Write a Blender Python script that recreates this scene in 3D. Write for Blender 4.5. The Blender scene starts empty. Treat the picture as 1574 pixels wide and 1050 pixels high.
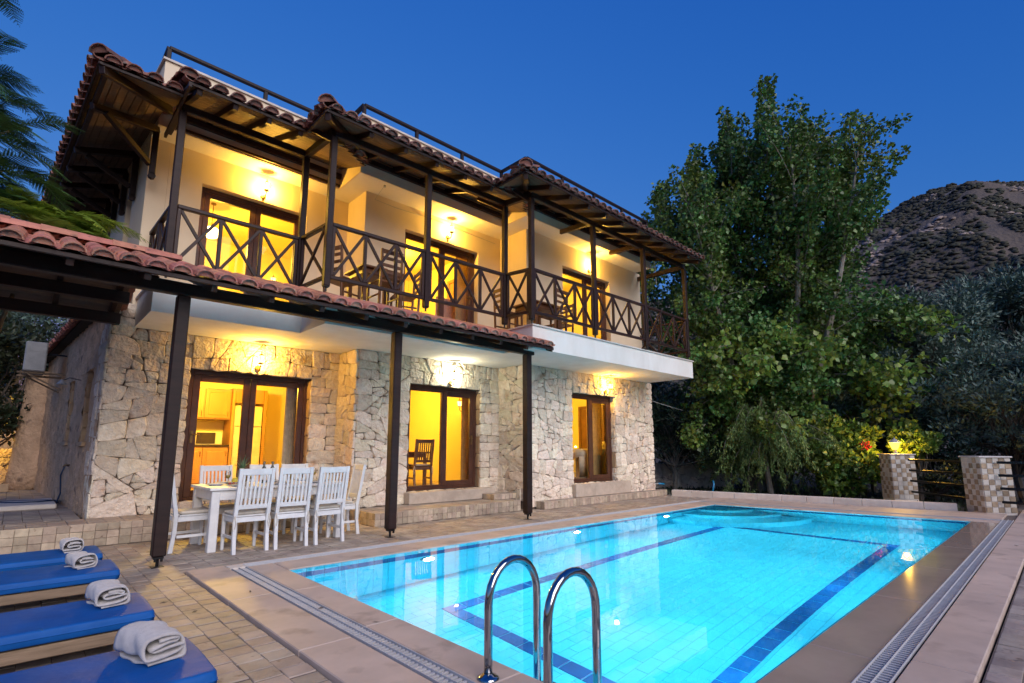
import bpy, bmesh, math, random
import numpy as np
from mathutils import Vector, Matrix
random.seed(7); np.random.seed(7)
C = bpy.context.scene.collection
SC = bpy.context.scene
R = math.radians

# ------------------------------------------------------------------ camera, sky, sun, exposure
cam_d = bpy.data.cameras.new('camera'); cam = bpy.data.objects.new('camera', cam_d); C.objects.link(cam)
cam.location = (0, 0, 1.25)
cam.rotation_euler = (R(90 + 8.79), 0, R(46.56 - 90))
cam_d.sensor_width = 36; cam_d.lens = 800 / 1574 * 36
cam_d.shift_y = 41 / 1574
cam_d.clip_end = 5000; cam_d.clip_start = 0.05
SC.camera = cam
world = bpy.data.worlds.new('World'); SC.world = world; world.use_nodes = True
wn = world.node_tree; wn.nodes.clear()
sky = wn.nodes.new('ShaderNodeTexSky'); sky.sky_type = 'NISHITA'; sky.sun_disc = False
sky.sun_elevation = R(-1.0); sky.sun_rotation = R(200); sky.altitude = 100
sky.air_density = 1.0; sky.dust_density = 0.3; sky.ozone_density = 4.0
bg = wn.nodes.new('ShaderNodeBackground'); bg.inputs[1].default_value = 1.0
sp_ = wn.nodes.new('ShaderNodeSeparateColor'); cb_ = wn.nodes.new('ShaderNodeCombineColor'); wn.links.new(sky.outputs[0], sp_.inputs[0])
for i_, (pw_, k_) in enumerate(((1.75, 13.0), (1.06, 2.45), (.54, 1.10))):      # dusk grading of the sky, the same in every direction
    p_ = wn.nodes.new('ShaderNodeMath'); p_.operation = 'POWER'; p_.inputs[1].default_value = pw_; q_ = wn.nodes.new('ShaderNodeMath'); q_.operation = 'MULTIPLY'; q_.inputs[1].default_value = k_
    wn.links.new(sp_.outputs[i_], p_.inputs[0]); wn.links.new(p_.outputs[0], q_.inputs[0]); m_ = wn.nodes.new('ShaderNodeMath'); m_.operation = 'MINIMUM'; m_.inputs[1].default_value = (.24, .34, .72)[i_]; wn.links.new(q_.outputs[0], m_.inputs[0]); wn.links.new(m_.outputs[0], cb_.inputs[i_])
wo = wn.nodes.new('ShaderNodeOutputWorld')
wn.links.new(cb_.outputs[0], bg.inputs[0]); wn.links.new(bg.outputs[0], wo.inputs[0])
sun_d = bpy.data.lights.new('sun', 'SUN'); sun = bpy.data.objects.new('sun', sun_d); C.objects.link(sun)
sun_d.energy = 2.9; sun_d.angle = R(50); sun_d.color = (1.0, 0.90, 0.84)
sun.rotation_euler = (R(60), 0, R(-8))
SC.view_settings.view_transform = 'Standard'; SC.view_settings.look = 'None'
SC.view_settings.exposure = 0; SC.view_settings.gamma = 1; SC.view_settings.use_curve_mapping = False
SC.render.engine = 'CYCLES'
cy = SC.cycles
cy.use_denoising = True
try: cy.denoiser = 'OPENIMAGEDENOISE'
except Exception: pass
cy.max_bounces = 7; cy.diffuse_bounces = 3; cy.glossy_bounces = 4; cy.transmission_bounces = 5; cy.transparent_max_bounces = 12
cy.caustics_reflective = False; cy.caustics_refractive = True
cy.sample_clamp_indirect = 4.0
# ------------------------------------------------------------------ materials
def mat(name, col, col2=None, rough=.6, scale=4, bump=0, bscale=40, island=0.0, var=.12, metallic=0, spec=.5, emit=None, estr=0,
        stretch=None, detail=5, bdist=.01, spots=None, hue=0.0, coat=0, sheen=0, translucent=0, trans_col=None):
    m = bpy.data.materials.new(name); m.use_nodes = True
    n = m.node_tree; b = n.nodes['Principled BSDF']; L = n.links.new
    b.inputs['Roughness'].default_value = rough; b.inputs['Metallic'].default_value = metallic
    b.inputs['Specular IOR Level'].default_value = spec
    if coat: b.inputs['Coat Weight'].default_value = coat; b.inputs['Coat Roughness'].default_value = .2
    if sheen: b.inputs['Sheen Weight'].default_value = sheen
    geo = n.nodes.new('ShaderNodeNewGeometry'); oi = n.nodes.new('ShaderNodeObjectInfo')
    vec = geo.outputs['Position']
    if stretch:
        mp = n.nodes.new('ShaderNodeMapping'); mp.inputs['Scale'].default_value = stretch
        L(vec, mp.inputs['Vector']); vec = mp.outputs[0]
    nz = n.nodes.new('ShaderNodeTexNoise'); nz.inputs['Scale'].default_value = scale; nz.inputs['Detail'].default_value = detail
    nz.inputs['Roughness'].default_value = .6
    L(vec, nz.inputs['Vector'])
    mx = n.nodes.new('ShaderNodeMix'); mx.data_type = 'RGBA'
    c2 = col2 if col2 else tuple(c * (1 - 2 * var) for c in col)
    mx.inputs['A'].default_value = (*col, 1); mx.inputs['B'].default_value = (*c2, 1)
    rmp = n.nodes.new('ShaderNodeMapRange'); rmp.inputs[1].default_value = .36; rmp.inputs[2].default_value = .66
    L(nz.outputs['Fac'], rmp.inputs[0]); L(rmp.outputs[0], mx.inputs['Factor'])
    out = mx.outputs['Result']
    if spots:   # (colour, scale, threshold)
        n2 = n.nodes.new('ShaderNodeTexNoise'); n2.inputs['Scale'].default_value = spots[1]; n2.inputs['Detail'].default_value = 6
        L(geo.outputs['Position'], n2.inputs['Vector'])
        r2 = n.nodes.new('ShaderNodeMapRange'); r2.inputs[1].default_value = spots[2]; r2.inputs[2].default_value = spots[2] + .12
        L(n2.outputs['Fac'], r2.inputs[0])
        m2 = n.nodes.new('ShaderNodeMix'); m2.data_type = 'RGBA'; m2.inputs['B'].default_value = (*spots[0], 1)
        L(r2.outputs[0], m2.inputs['Factor']); L(out, m2.inputs['A']); out = m2.outputs['Result']
    if island or hue:
        ad = n.nodes.new('ShaderNodeMath'); ad.operation = 'ADD'; L(geo.outputs['Random Per Island'], ad.inputs[0]); L(oi.outputs['Random'], ad.inputs[1])
        fr = n.nodes.new('ShaderNodeMath'); fr.operation = 'FRACT'; L(ad.outputs[0], fr.inputs[0])
        hs = n.nodes.new('ShaderNodeHueSaturation')
        mr = n.nodes.new('ShaderNodeMapRange'); mr.inputs[3].default_value = 1 - island; mr.inputs[4].default_value = 1 + island
        L(fr.outputs[0], mr.inputs[0]); L(mr.outputs[0], hs.inputs['Value'])
        if hue:
            ml = n.nodes.new('ShaderNodeMath'); ml.operation = 'MULTIPLY'; ml.inputs[1].default_value = 7.31; L(fr.outputs[0], ml.inputs[0])
            f2 = n.nodes.new('ShaderNodeMath'); f2.operation = 'FRACT'; L(ml.outputs[0], f2.inputs[0])
            mh = n.nodes.new('ShaderNodeMapRange'); mh.inputs[3].default_value = .5 - hue; mh.inputs[4].default_value = .5 + hue
            L(f2.outputs[0], mh.inputs[0]); L(mh.outputs[0], hs.inputs['Hue'])
        L(out, hs.inputs['Color']); out = hs.outputs[0]
    L(out, b.inputs['Base Color'])
    if bump:
        nb = n.nodes.new('ShaderNodeTexNoise'); nb.inputs['Scale'].default_value = bscale; nb.inputs['Detail'].default_value = 6
        L(vec, nb.inputs['Vector'])
        bp = n.nodes.new('ShaderNodeBump'); bp.inputs['Strength'].default_value = bump; bp.inputs['Distance'].default_value = bdist
        L(nb.outputs['Fac'], bp.inputs['Height']); L(bp.outputs[0], b.inputs['Normal'])
    if emit:
        b.inputs['Emission Color'].default_value = (*emit, 1); b.inputs['Emission Strength'].default_value = estr
    if translucent:
        tr = n.nodes.new('ShaderNodeBsdfTranslucent'); ms = n.nodes.new('ShaderNodeMixShader'); ms.inputs[0].default_value = translucent
        L(out, tr.inputs['Color']); L(b.outputs[0], ms.inputs[1]); L(tr.outputs[0], ms.inputs[2])
        L(ms.outputs[0], n.nodes['Material Output'].inputs['Surface'])
    return m

def glass_mat(name, refl=.9, tint=(1, 1, 1)):
    m = bpy.data.materials.new(name); m.use_nodes = True; n = m.node_tree; n.nodes.clear(); L = n.links.new
    o = n.nodes.new('ShaderNodeOutputMaterial'); t = n.nodes.new('ShaderNodeBsdfTransparent'); g = n.nodes.new('ShaderNodeBsdfGlossy')
    t.inputs[0].default_value = (*tint, 1); g.inputs['Roughness'].default_value = .01
    f = n.nodes.new('ShaderNodeFresnel'); f.inputs[0].default_value = 1.45
    mu = n.nodes.new('ShaderNodeMath'); mu.operation = 'MULTIPLY'; mu.inputs[1].default_value = refl; L(f.outputs[0], mu.inputs[0])
    x = n.nodes.new('ShaderNodeMixShader'); L(mu.outputs[0], x.inputs[0]); L(t.outputs[0], x.inputs[1]); L(g.outputs[0], x.inputs[2]); L(x.outputs[0], o.inputs[0])
    return m
M = {}
M['stone'] = mat('limestone', (.84, .73, .60), (.70, .57, .44), rough=.9, scale=9, bump=1.0, bscale=17, island=.2, hue=.016, spots=((.48, .30, .18), 2.6, .62), bdist=.05)
M['stone_red'] = mat('reddish_limestone', (.34, .17, .10), (.24, .11, .07), rough=.85, scale=8, bump=.8, bscale=22, bdist=.02)
M['stone_tan'] = mat('sawn_limestone', (.50, .34, .20), (.38, .25, .15), rough=.85, scale=5, bump=.4, bscale=30, island=.15)
M['mortar'] = mat('mortar', (.17, .125, .095), (.095, .068, .05), rough=.95, scale=14, bump=.6, bscale=60)
M['render_stone'] = mat('rough_stone_face', (.68, .44, .27), (.47, .30, .18), rough=.9, scale=3, bump=1.0, bscale=12, bdist=.05, spots=((.20, .13, .09), 4, .6))
M['plaster'] = mat('cream_plaster', (.80, .67, .49), (.73, .60, .43), rough=.85, scale=1.1, bump=.15, bscale=120, bdist=.003)
M['white_plaster'] = mat('white_plaster', (.78, .75, .70), (.69, .655, .60), rough=.85, scale=2.2, stretch=(1, 1, .35), bump=.15, bscale=110, bdist=.003)
M['soffit'] = mat('soffit_plaster', (.78, .73, .66), (.72, .67, .60), rough=.85, scale=1.5, bump=.1, bscale=90, bdist=.003)
M['coping_stone'] = mat('coping_marble', (.66, .60, .54), rough=.5, scale=3)
M['sill_stone'] = mat('step_stone', (.54, .44, .35), (.42, .335, .265), rough=.7, scale=5, bump=.3, bscale=40)
M['wood'] = mat('dark_brown_wood', (.030, .0145, .012), (.018, .009, .008), rough=.5, spec=.25, scale=3, stretch=(1, 1, 6), bump=.15, bscale=30, island=.12)
M['wood_rail'] = mat('brown_railing_wood', (.036, .015, .011), (.021, .009, .007), rough=.45, spec=.3, scale=5, bump=.12, bscale=30, island=.15)
M['wood_frame'] = mat('mahogany_frame', (.095, .036, .021), (.062, .023, .014), rough=.4, spec=.35, scale=6, bump=.08, bscale=40)
M['boards'] = mat('roof_boards', (.13, .085, .055), (.085, .052, .034), rough=.6, scale=3, stretch=(1, 6, 1), bump=.2, bscale=30, island=.25)
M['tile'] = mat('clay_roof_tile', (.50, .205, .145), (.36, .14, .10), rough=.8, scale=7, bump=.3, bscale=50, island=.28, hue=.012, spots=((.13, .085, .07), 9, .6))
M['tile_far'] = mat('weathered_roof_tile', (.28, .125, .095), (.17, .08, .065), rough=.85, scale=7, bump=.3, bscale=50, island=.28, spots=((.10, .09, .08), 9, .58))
M['metal_black'] = mat('black_metal', (.018, .018, .020), rough=.4, metallic=.6, scale=20)
M['iron_rail'] = mat('painted_iron', (.018, .010, .011), rough=.5, spec=.25, scale=20)
M['brass'] = mat('aged_brass', (.22, .13, .05), rough=.4, metallic=.8, scale=20)
M['steel'] = mat('stainless_steel', (.40, .40, .42), rough=.07, metallic=1, scale=60, var=.03)
M['white_wood'] = mat('white_painted_wood', (.76, .76, .76), (.66, .66, .67), rough=.42, scale=9, bump=.12, bscale=35, island=.05)
M['cushion'] = mat('cream_cushion', (.66, .60, .52), rough=.9, scale=12, bump=.3, bscale=180)
M['blue_fabric'] = mat('blue_mattress_cover', (.003, .095, .36), (.003, .078, .30), rough=.6, scale=5, bump=.6, bscale=6, bdist=.02, spec=.25)
M['towel'] = mat('white_terry_towel', (.60, .555, .53), (.50, .46, .44), rough=1, scale=30, bump=1.0, bscale=260, bdist=.006, sheen=.4)
M['lounger_wood'] = mat('weathered_lounger_wood', (.28, .19, .12), (.18, .12, .07), rough=.6, scale=4, stretch=(1, 12, 12), bump=.2, bscale=20, island=.15)
M['paver'] = mat('travertine_paver', (.42, .345, .285), (.28, .225, .185), rough=.6, scale=3.2, bump=.6, bscale=26, island=.19, hue=.012, spots=((.13, .09, .07), 12, .62))
M['grout'] = mat('paving_grout', (.20, .155, .125), rough=.9, scale=20, bump=.4)
M['step_tile'] = mat('tumbled_travertine', (.50, .40, .30), (.36, .28, .21), rough=.75, scale=8, bump=.4, bscale=40, island=.25, hue=.012, spots=((.20, .13, .09), 15, .62))
M['deck'] = mat('pool_coping_stone', (.60, .47, .385), (.49, .38, .31), rough=.55, scale=2.2, bump=.12, bscale=60, island=.05, spots=((.40, .305, .25), 3.3, .56), bdist=.004)
M['deck_wet'] = mat('wet_coping_stone', (.42, .325, .265), (.35, .27, .22), rough=.09, scale=2.2, bump=.02, bscale=12, spec=.6, island=.04, bdist=.002)
M['grate'] = mat('grey_grate_plastic', (.50, .50, .52), (.42, .42, .44), rough=.5, scale=8)
M['channel'] = mat('drain_channel', (.05, .05, .055), rough=.8)
M['kerb_tile'] = mat('pale_kerb_stone', (.74, .67, .60), (.66, .58, .51), rough=.55, scale=6, bump=.1, island=.08)
M['pool_pale'] = mat('pale_blue_pool_tile', (.05, .64, .82), (.04, .58, .78), rough=.3, scale=2, island=.05)
M['pool_grout'] = mat('pool_tile_grout', (.045, .61, .80), rough=.8)
M['pool_navy'] = mat('navy_pool_tile', (.003, .095, .31), (.002, .07, .24), rough=.3, scale=6, island=.16)
M['soil'] = mat('dry_soil', (.055, .038, .026), (.03, .022, .016), rough=.95, scale=3, bump=.8, bscale=20, bdist=.05)
M['grass_dark'] = mat('dark_groundcover', (.02, .035, .012), (.035, .03, .015), rough=.9, scale=2, bump=.8, bscale=20, bdist=.05)
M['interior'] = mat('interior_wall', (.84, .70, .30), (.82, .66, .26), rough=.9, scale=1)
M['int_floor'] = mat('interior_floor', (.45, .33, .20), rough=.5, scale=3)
M['oak'] = mat('oak_cabinet', (.46, .235, .075), (.36, .175, .05), rough=.45, scale=4, stretch=(1, 1, .15), island=.08)
M['oak_chair'] = mat('stained_wood', (.17, .07, .028), (.11, .045, .018), rough=.4, scale=5, island=.1)
M['door_wood'] = mat('interior_door_wood', (.22, .09, .03), (.15, .06, .02), rough=.4, scale=5)
M['int_door'] = mat('pale_door', (.70, .52, .26), rough=.6)
M['counter'] = mat('dark_counter', (.05, .035, .03), rough=.2, scale=20)
M['fridge'] = mat('fridge_white', (.75, .68, .55), rough=.3)
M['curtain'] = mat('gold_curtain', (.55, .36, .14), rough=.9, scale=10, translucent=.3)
M['curtain_pink'] = mat('pink_curtain', (.62, .36, .28), rough=.9, scale=10)
M['sofa'] = mat('cream_sofa', (.62, .52, .38), rough=.9, scale=10, bump=.2, bscale=100)
def lamp_glass(name, col, e):
    m = bpy.data.materials.new(name); m.use_nodes = True; n = m.node_tree; n.nodes.clear(); L = n.links.new
    o = n.nodes.new('ShaderNodeOutputMaterial'); t = n.nodes.new('ShaderNodeBsdfTransparent'); g = n.nodes.new('ShaderNodeEmission'); g.inputs[0].default_value = (*col, 1); g.inputs[1].default_value = e
    x = n.nodes.new('ShaderNodeMixShader'); x.inputs[0].default_value = .45; L(t.outputs[0], x.inputs[1]); L(g.outputs[0], x.inputs[2]); L(x.outputs[0], o.inputs[0]); return m
M['glass'] = glass_mat('window_glass', .75)
M['glassware'] = glass_mat('glassware', 1.6, (.93, .96, .96))
M['wine'] = mat('white_wine', (.75, .55, .12), rough=.1)
M['bottle'] = mat('dark_bottle_glass', (.012, .018, .008), rough=.06, spec=.7)
M['foil'] = mat('bottle_foil', (.30, .26, .22), rough=.3, metallic=.6)
M['label'] = mat('paper_label', (.60, .60, .58), rough=.8)
M['plate'] = mat('white_china', (.78, .79, .82), rough=.15)
M['pineapple'] = mat('pineapple_skin', (.20, .12, .03), (.10, .07, .02), rough=.6, scale=40, island=.3)
M['pine_leaf'] = mat('pineapple_leaf', (.10, .19, .10), (.06, .12, .07), rough=.5, scale=20, island=.25)
M['lemon'] = mat('yellow_fruit', (.55, .42, .03), rough=.4, scale=20)
M['red_fruit'] = mat('red_fruit', (.30, .02, .03), rough=.25, scale=20)
M['ac'] = mat('aircon_white', (.44, .44, .44), rough=.5, scale=6)
M['hose'] = mat('blue_hose', (.012, .03, .08), rough=.35)
M['hose_cyan'] = mat('cyan_hose', (.02, .25, .50), rough=.35)
M['bark'] = mat('bark', (.16, .13, .10), (.09, .07, .055), rough=.9, scale=8, bump=.8, bscale=30)
M['pale_bark'] = mat('pale_bark', (.30, .27, .23), (.19, .17, .14), rough=.9, scale=8, bump=.5, bscale=30)
M['poplar'] = mat('poplar_leaf', (.072, .170, .038), (.125, .175, .028), rough=.42, scale=.45, island=.5, hue=.03, translucent=.22, spots=((.13, .12, .015), .55, .63))
M['poplar_young'] = mat('young_poplar_leaf', (.18, .28, .045), (.15, .23, .04), rough=.4, scale=.8, island=.4, hue=.03, translucent=.25)
M['olive'] = mat('olive_leaf', (.10, .16, .128), (.07, .115, .09), rough=.5, scale=.8, island=.5, hue=.015, translucent=.1)
M['oleander'] = mat('oleander_leaf', (.032, .060, .028), rough=.45, scale=1, island=.4, translucent=.1)
M['pepper'] = mat('pepper_tree_leaf', (.17, .26, .075), (.12, .19, .055), rough=.5, scale=1, island=.4, hue=.015, translucent=.15)
M['frond'] = mat('jacaranda_frond', (.075, .165, .05), (.05, .12, .04), rough=.5, scale=1, island=.3, translucent=.2)
M['frond_lit'] = mat('lamplit_frond', (.30, .42, .06), (.22, .34, .05), rough=.5, scale=1, island=.25, translucent=.3)  # lamplight on these fronds is put into the leaf colour
M['bush'] = mat('dark_bush_leaf', (.025, .045, .022), (.04, .05, .02), rough=.5, scale=1, island=.4, hue=.02, translucent=.1)
M['red_flower'] = mat('red_flower', (.55, .015, .03), rough=.6, translucent=.3)
M['mosaic_white'] = mat('white_mosaic', (.64, .58, .50), (.56, .50, .42), rough=.5, scale=10, island=.1)
M['mosaic_brown'] = mat('brown_mosaic', (.42, .31, .20), (.30, .21, .13), rough=.5, scale=14, island=.3)
M['hill'] = mat('hill_soil', (.125, .098, .082), (.075, .060, .050), rough=1, scale=.035, bump=1, bscale=.6, bdist=1.0, spots=((.30, .245, .215), .05, .60))
M['scrub'] = mat('hill_scrub', (.038, .042, .030), (.058, .052, .038), rough=1, scale=.05, island=.4)
M['rock'] = mat('hill_rock', (.34, .27, .24), (.24, .19, .165), rough=1, scale=.5, bump=1, bscale=2, island=.2)
M['lamp_warm'] = lamp_glass('lamp_glass_warm', (1, .62, .17), 8)
M['lamp_amber'] = lamp_glass('lamp_glass_amber', (1, .48, .06), 6)
M['lamp_cool'] = lamp_glass('lamp_glass_cool', (1, .97, .75), 22)
M['lamp_globe'] = mat('lamp_globe', (1, .9, .7), rough=.4, emit=(1, .85, .5), estr=6)
M['pool_lamp'] = mat('pool_lamp_lens', (1, 1, 1), rough=.3, emit=(.85, .97, 1), estr=30)
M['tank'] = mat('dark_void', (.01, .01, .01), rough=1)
M['picture'] = mat('picture_art', (.30, .16, .08), (.55, .40, .2), rough=.6, scale=3)
M['bed_pink'] = mat('pink_bedding', (.60, .30, .26), rough=.9)

# ------------------------------------------------------------------ mesh helpers
class MB:
    def __init__(s): s.v = []; s.f = []; s.mi = []
    def add(s, vs, fs, mi=0):
        b = len(s.v); s.v += [tuple(v) for v in vs]; s.f += [tuple(b + i for i in f) for f in fs]; s.mi += [mi] * len(fs); return s
    def box(s, x0, y0, z0, x1, y1, z1, mi=0):
        v = [(x0, y0, z0), (x1, y0, z0), (x1, y1, z0), (x0, y1, z0), (x0, y0, z1), (x1, y0, z1), (x1, y1, z1), (x0, y1, z1)]
        return s.add(v, [(3, 2, 1, 0), (4, 5, 6, 7), (0, 1, 5, 4), (1, 2, 6, 5), (2, 3, 7, 6), (3, 0, 4, 7)], mi)
    def cbox(s, x0, y0, z0, x1, y1, z1, c=.006, mi=0):     # chamfered box
        return s.hexa([(x0, y0, z0), (x1, y0, z0), (x1, y1, z0), (x0, y1, z0), (x0, y0, z1), (x1, y0, z1), (x1, y1, z1), (x0, y1, z1)], c, mi)
    def hexa(s, p, c=.006, mi=0):                            # any box-like solid of 8 corners, chamfered
        p = [Vector(q) for q in p]; vs = []; ids = {}
        nb = {0: (1, 3, 4), 1: (0, 2, 5), 2: (3, 1, 6), 3: (2, 0, 7), 4: (5, 7, 0), 5: (4, 6, 1), 6: (7, 5, 2), 7: (6, 4, 3)}
        for i in range(8):
            d = [(p[j] - p[i]) for j in nb[i]]
            e = [q.normalized() * min(c, q.length * .4) if q.length > 1e-9 else q for q in d]
            for k in range(3):
                a, b2 = [m for m in range(3) if m != k]
                ids[(i, k)] = len(vs); vs.append(p[i] + e[a] + e[b2])
        # k = 2: face z, k = 0: face x, k = 1: face y
        F = [[(3, 2), (2, 2), (1, 2), (0, 2)], [(4, 2), (5, 2), (6, 2), (7, 2)], [(0, 1), (1, 1), (5, 1), (4, 1)], [(1, 0), (2, 0), (6, 0), (5, 0)],
             [(2, 1), (3, 1), (7, 1), (6, 1)], [(3, 0), (0, 0), (4, 0), (7, 0)]]
        fs = [tuple(ids[q] for q in f) for f in F]
        for a, b2, ka, kb in [(0, 1, 1, 2), (1, 2, 0, 2), (2, 3, 1, 2), (3, 0, 0, 2), (4, 5, 1, 2), (5, 6, 0, 2), (6, 7, 1, 2), (7, 4, 0, 2), (0, 4, 0, 1), (1, 5, 0, 1), (2, 6, 0, 1), (3, 7, 0, 1)]:
            fs.append((ids[(a, ka)], ids[(b2, ka)], ids[(b2, kb)], ids[(a, kb)]))
        for i in range(8): fs.append((ids[(i, 0)], ids[(i, 1)], ids[(i, 2)]))
        return s.add(vs, fs, mi)
    def beam(s, p0, p1, w, h, up=(0, 0, 1), c=.006, mi=0):  # w sideways, h along up
        p0 = Vector(p0); p1 = Vector(p1); d = (p1 - p0).normalized(); u = Vector(up); sd = d.cross(u)
        if sd.length < 1e-4: sd = d.cross(Vector((1, 0, 0)))
        sd.normalize(); u = sd.cross(d).normalized(); a = sd * w / 2; b = u * h / 2
        return s.hexa([p0 - a - b, p0 + a - b, p1 + a - b, p1 - a - b, p0 - a + b, p0 + a + b, p1 + a + b, p1 - a + b], c, mi)
    def tube(s, pts, r, n=8, mi=0, cap=True):
        pts = [Vector(p) for p in pts]; m = len(pts); rr = r if isinstance(r, (list, tuple)) else [r] * m; vs = []; nrm = None
        for i in range(m):
            t = (pts[min(i + 1, m - 1)] - pts[max(i - 1, 0)]).normalized()
            if nrm is None:
                nrm = t.cross(Vector((0, 0, 1)))
                if nrm.length < 1e-3: nrm = t.cross(Vector((1, 0, 0)))
            else: nrm = nrm - t * nrm.dot(t)
            nrm.normalize(); bn = t.cross(nrm)
            for k in range(n):
                a = 2 * math.pi * k / n; vs.append(pts[i] + (nrm * math.cos(a) + bn * math.sin(a)) * rr[i])
        fs = [(i * n + k, i * n + (k + 1) % n, (i + 1) * n + (k + 1) % n, (i + 1) * n + k) for i in range(m - 1) for k in range(n)]
        if cap: fs += [tuple(range(n - 1, -1, -1)), tuple((m - 1) * n + k for k in range(n))]
        return s.add(vs, fs, mi)
    def lathe(s, prof, c=(0, 0, 0), n=16, mi=0, axis='z', cap=True):
        vs = []
        for r, z in prof:
            for k in range(n):
                a = 2 * math.pi * k / n; x, y = r * math.cos(a), r * math.sin(a)
                v = {'z': (x, y, z), 'y': (x, -z, y), 'x': (z, x, y)}[axis]
                vs.append((c[0] + v[0], c[1] + v[1], c[2] + v[2]))
        m = len(prof)
        fs = [(i * n + k, i * n + (k + 1) % n, (i + 1) * n + (k + 1) % n, (i + 1) * n + k) for i in range(m - 1) for k in range(n)]
        if cap: fs += [tuple(range(n - 1, -1, -1)), tuple((m - 1) * n + k for k in range(n))]
        return s.add(vs, fs, mi)
    def ball(s, c, r, n=10, mi=0, sc=(1, 1, 1)):
        m = max(4, n // 2 + 1); vs = []
        pr = [(max(1e-4, math.sin(math.pi * i / m)) * r, -math.cos(math.pi * i / m) * r) for i in range(m + 1)]
        b = len(s.v); s.lathe(pr, (0, 0, 0), n, mi)
        for i in range(b, len(s.v)): x, y, z = s.v[i]; s.v[i] = (c[0] + x * sc[0], c[1] + y * sc[1], c[2] + z * sc[2])
        return s
    def prism(s, poly, z0, z1, mi=0):
        n = len(poly); vs = [(x, y, z0) for x, y in poly] + [(x, y, z1) for x, y in poly]
        fs = [tuple(range(n - 1, -1, -1)), tuple(range(n, 2 * n))] + [(i, (i + 1) % n, n + (i + 1) % n, n + i) for i in range(n)]
        return s.add(vs, fs, mi)
    def mesh(s, name, mats, smooth=False):
        me = bpy.data.meshes.new(name); me.from_pydata(s.v, [], s.f)
        if not isinstance(mats, (list, tuple)): mats = [mats]
        for m in mats: me.materials.append(M[m] if isinstance(m, str) else m)
        if len(mats) > 1: me.polygons.foreach_set('material_index', s.mi)
        if smooth: me.polygons.foreach_set('use_smooth', [True] * len(me.polygons))
        me.update(); return me
    def build(s, name, mats, parent=None, smooth=False, kind=None):
        o = bpy.data.objects.new(name, s.mesh(name, mats, smooth)); C.objects.link(o); adopt(o, parent)
        if kind: o['kind'] = kind
        return o

WM = {}                                                # world matrices of the Empties that carry things
def wmat(o): return WM.get(o.name, Matrix())
def adopt(o, parent):
    if parent is not None:
        o.parent = parent
        if parent.name in WM: o.matrix_parent_inverse = WM[parent.name].inverted()
def tag(o, label=None, cat=None, group=None, kind=None):
    if label: o['label'] = label
    if cat: o['category'] = cat
    if group: o['group'] = group
    if kind: o['kind'] = kind
    return o
def thing(name, label, cat, loc=(0, 0, 0), rz=0, group=None):
    o = bpy.data.objects.new(name, None); C.objects.link(o); o.empty_display_size = .1
    o.location = loc; o.rotation_euler = (0, 0, rz); WM[o.name] = Matrix.Translation(loc) @ Matrix.Rotation(rz, 4, 'Z')
    return tag(o, label, cat, group)
def dup(root, loc, rz=0, label=None, group=None, scale=None):
    def cp(o, par):
        c = o.copy(); C.objects.link(c)
        if par is not None: c.parent = par
        for ch in o.children: cp(ch, c)
        return c
    r = cp(root, None); r.location = loc; r.rotation_euler = (0, 0, rz)
    if scale: r.scale = scale
    if label: r['label'] = label
    if group: r['group'] = group
    return r
CAMP = Vector((0, 0, 1.25)); FW = Vector((math.cos(R(46.56)) * math.cos(R(8.79)), math.sin(R(46.56)) * math.cos(R(8.79)), math.sin(R(8.79))))
RT = Vector((math.sin(R(46.56)), -math.cos(R(46.56)), 0)); UP = RT.cross(FW)
def px(p):                                             # where a point falls in the picture: only used to rank pieces by size in view
    q = Vector(p) - CAMP; z = q.dot(FW)
    return (787 + 800 * q.dot(RT) / z, 566 - 800 * q.dot(UP) / z, z) if z > .05 else (-9999, -9999, z)
def score(p, size):
    x, y, z = px(p)
    if z <= .05: return 0
    return size / z * (1 if -30 < x < 1604 and -30 < y < 1080 else .02)
def pieces(parent, name, items, cap=290, rest=None, smooth=False):
    """items: (mesh, matrix, size). The largest in view become objects, the others one joined part."""
    its = sorted(items, key=lambda t: -score(t[1] @ Vector((0, 0, 0)) if t[3] is None else t[3], t[2]))
    for me, mx, sz, ctr in its[:cap]:
        o = bpy.data.objects.new(name, me); C.objects.link(o); adopt(o, parent)
        o.matrix_basis = mx
    if its[cap:]:
        V = []; F = []; MI = []; b = 0; mats = None
        for me, mx, sz, ctr in its[cap:]:
            nv = len(me.vertices); a = np.empty(nv * 3); me.vertices.foreach_get('co', a); a = a.reshape(-1, 3)
            m4 = np.array(mx); V.append(a @ m4[:3, :3].T + m4[:3, 3])
            for p in me.polygons: F.append([b + i for i in p.vertices]); MI.append(p.material_index)
            b += nv; mats = mats or list(me.materials)
        me = bpy.data.meshes.new(rest or name); me.from_pydata(np.concatenate(V).tolist(), [], F)
        for m in mats: me.materials.append(m)
        me.polygons.foreach_set('material_index', MI); me.update()
        o = bpy.data.objects.new(rest or name + '_field', me); C.objects.link(o); adopt(o, parent); o['kind'] = 'stuff'
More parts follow.
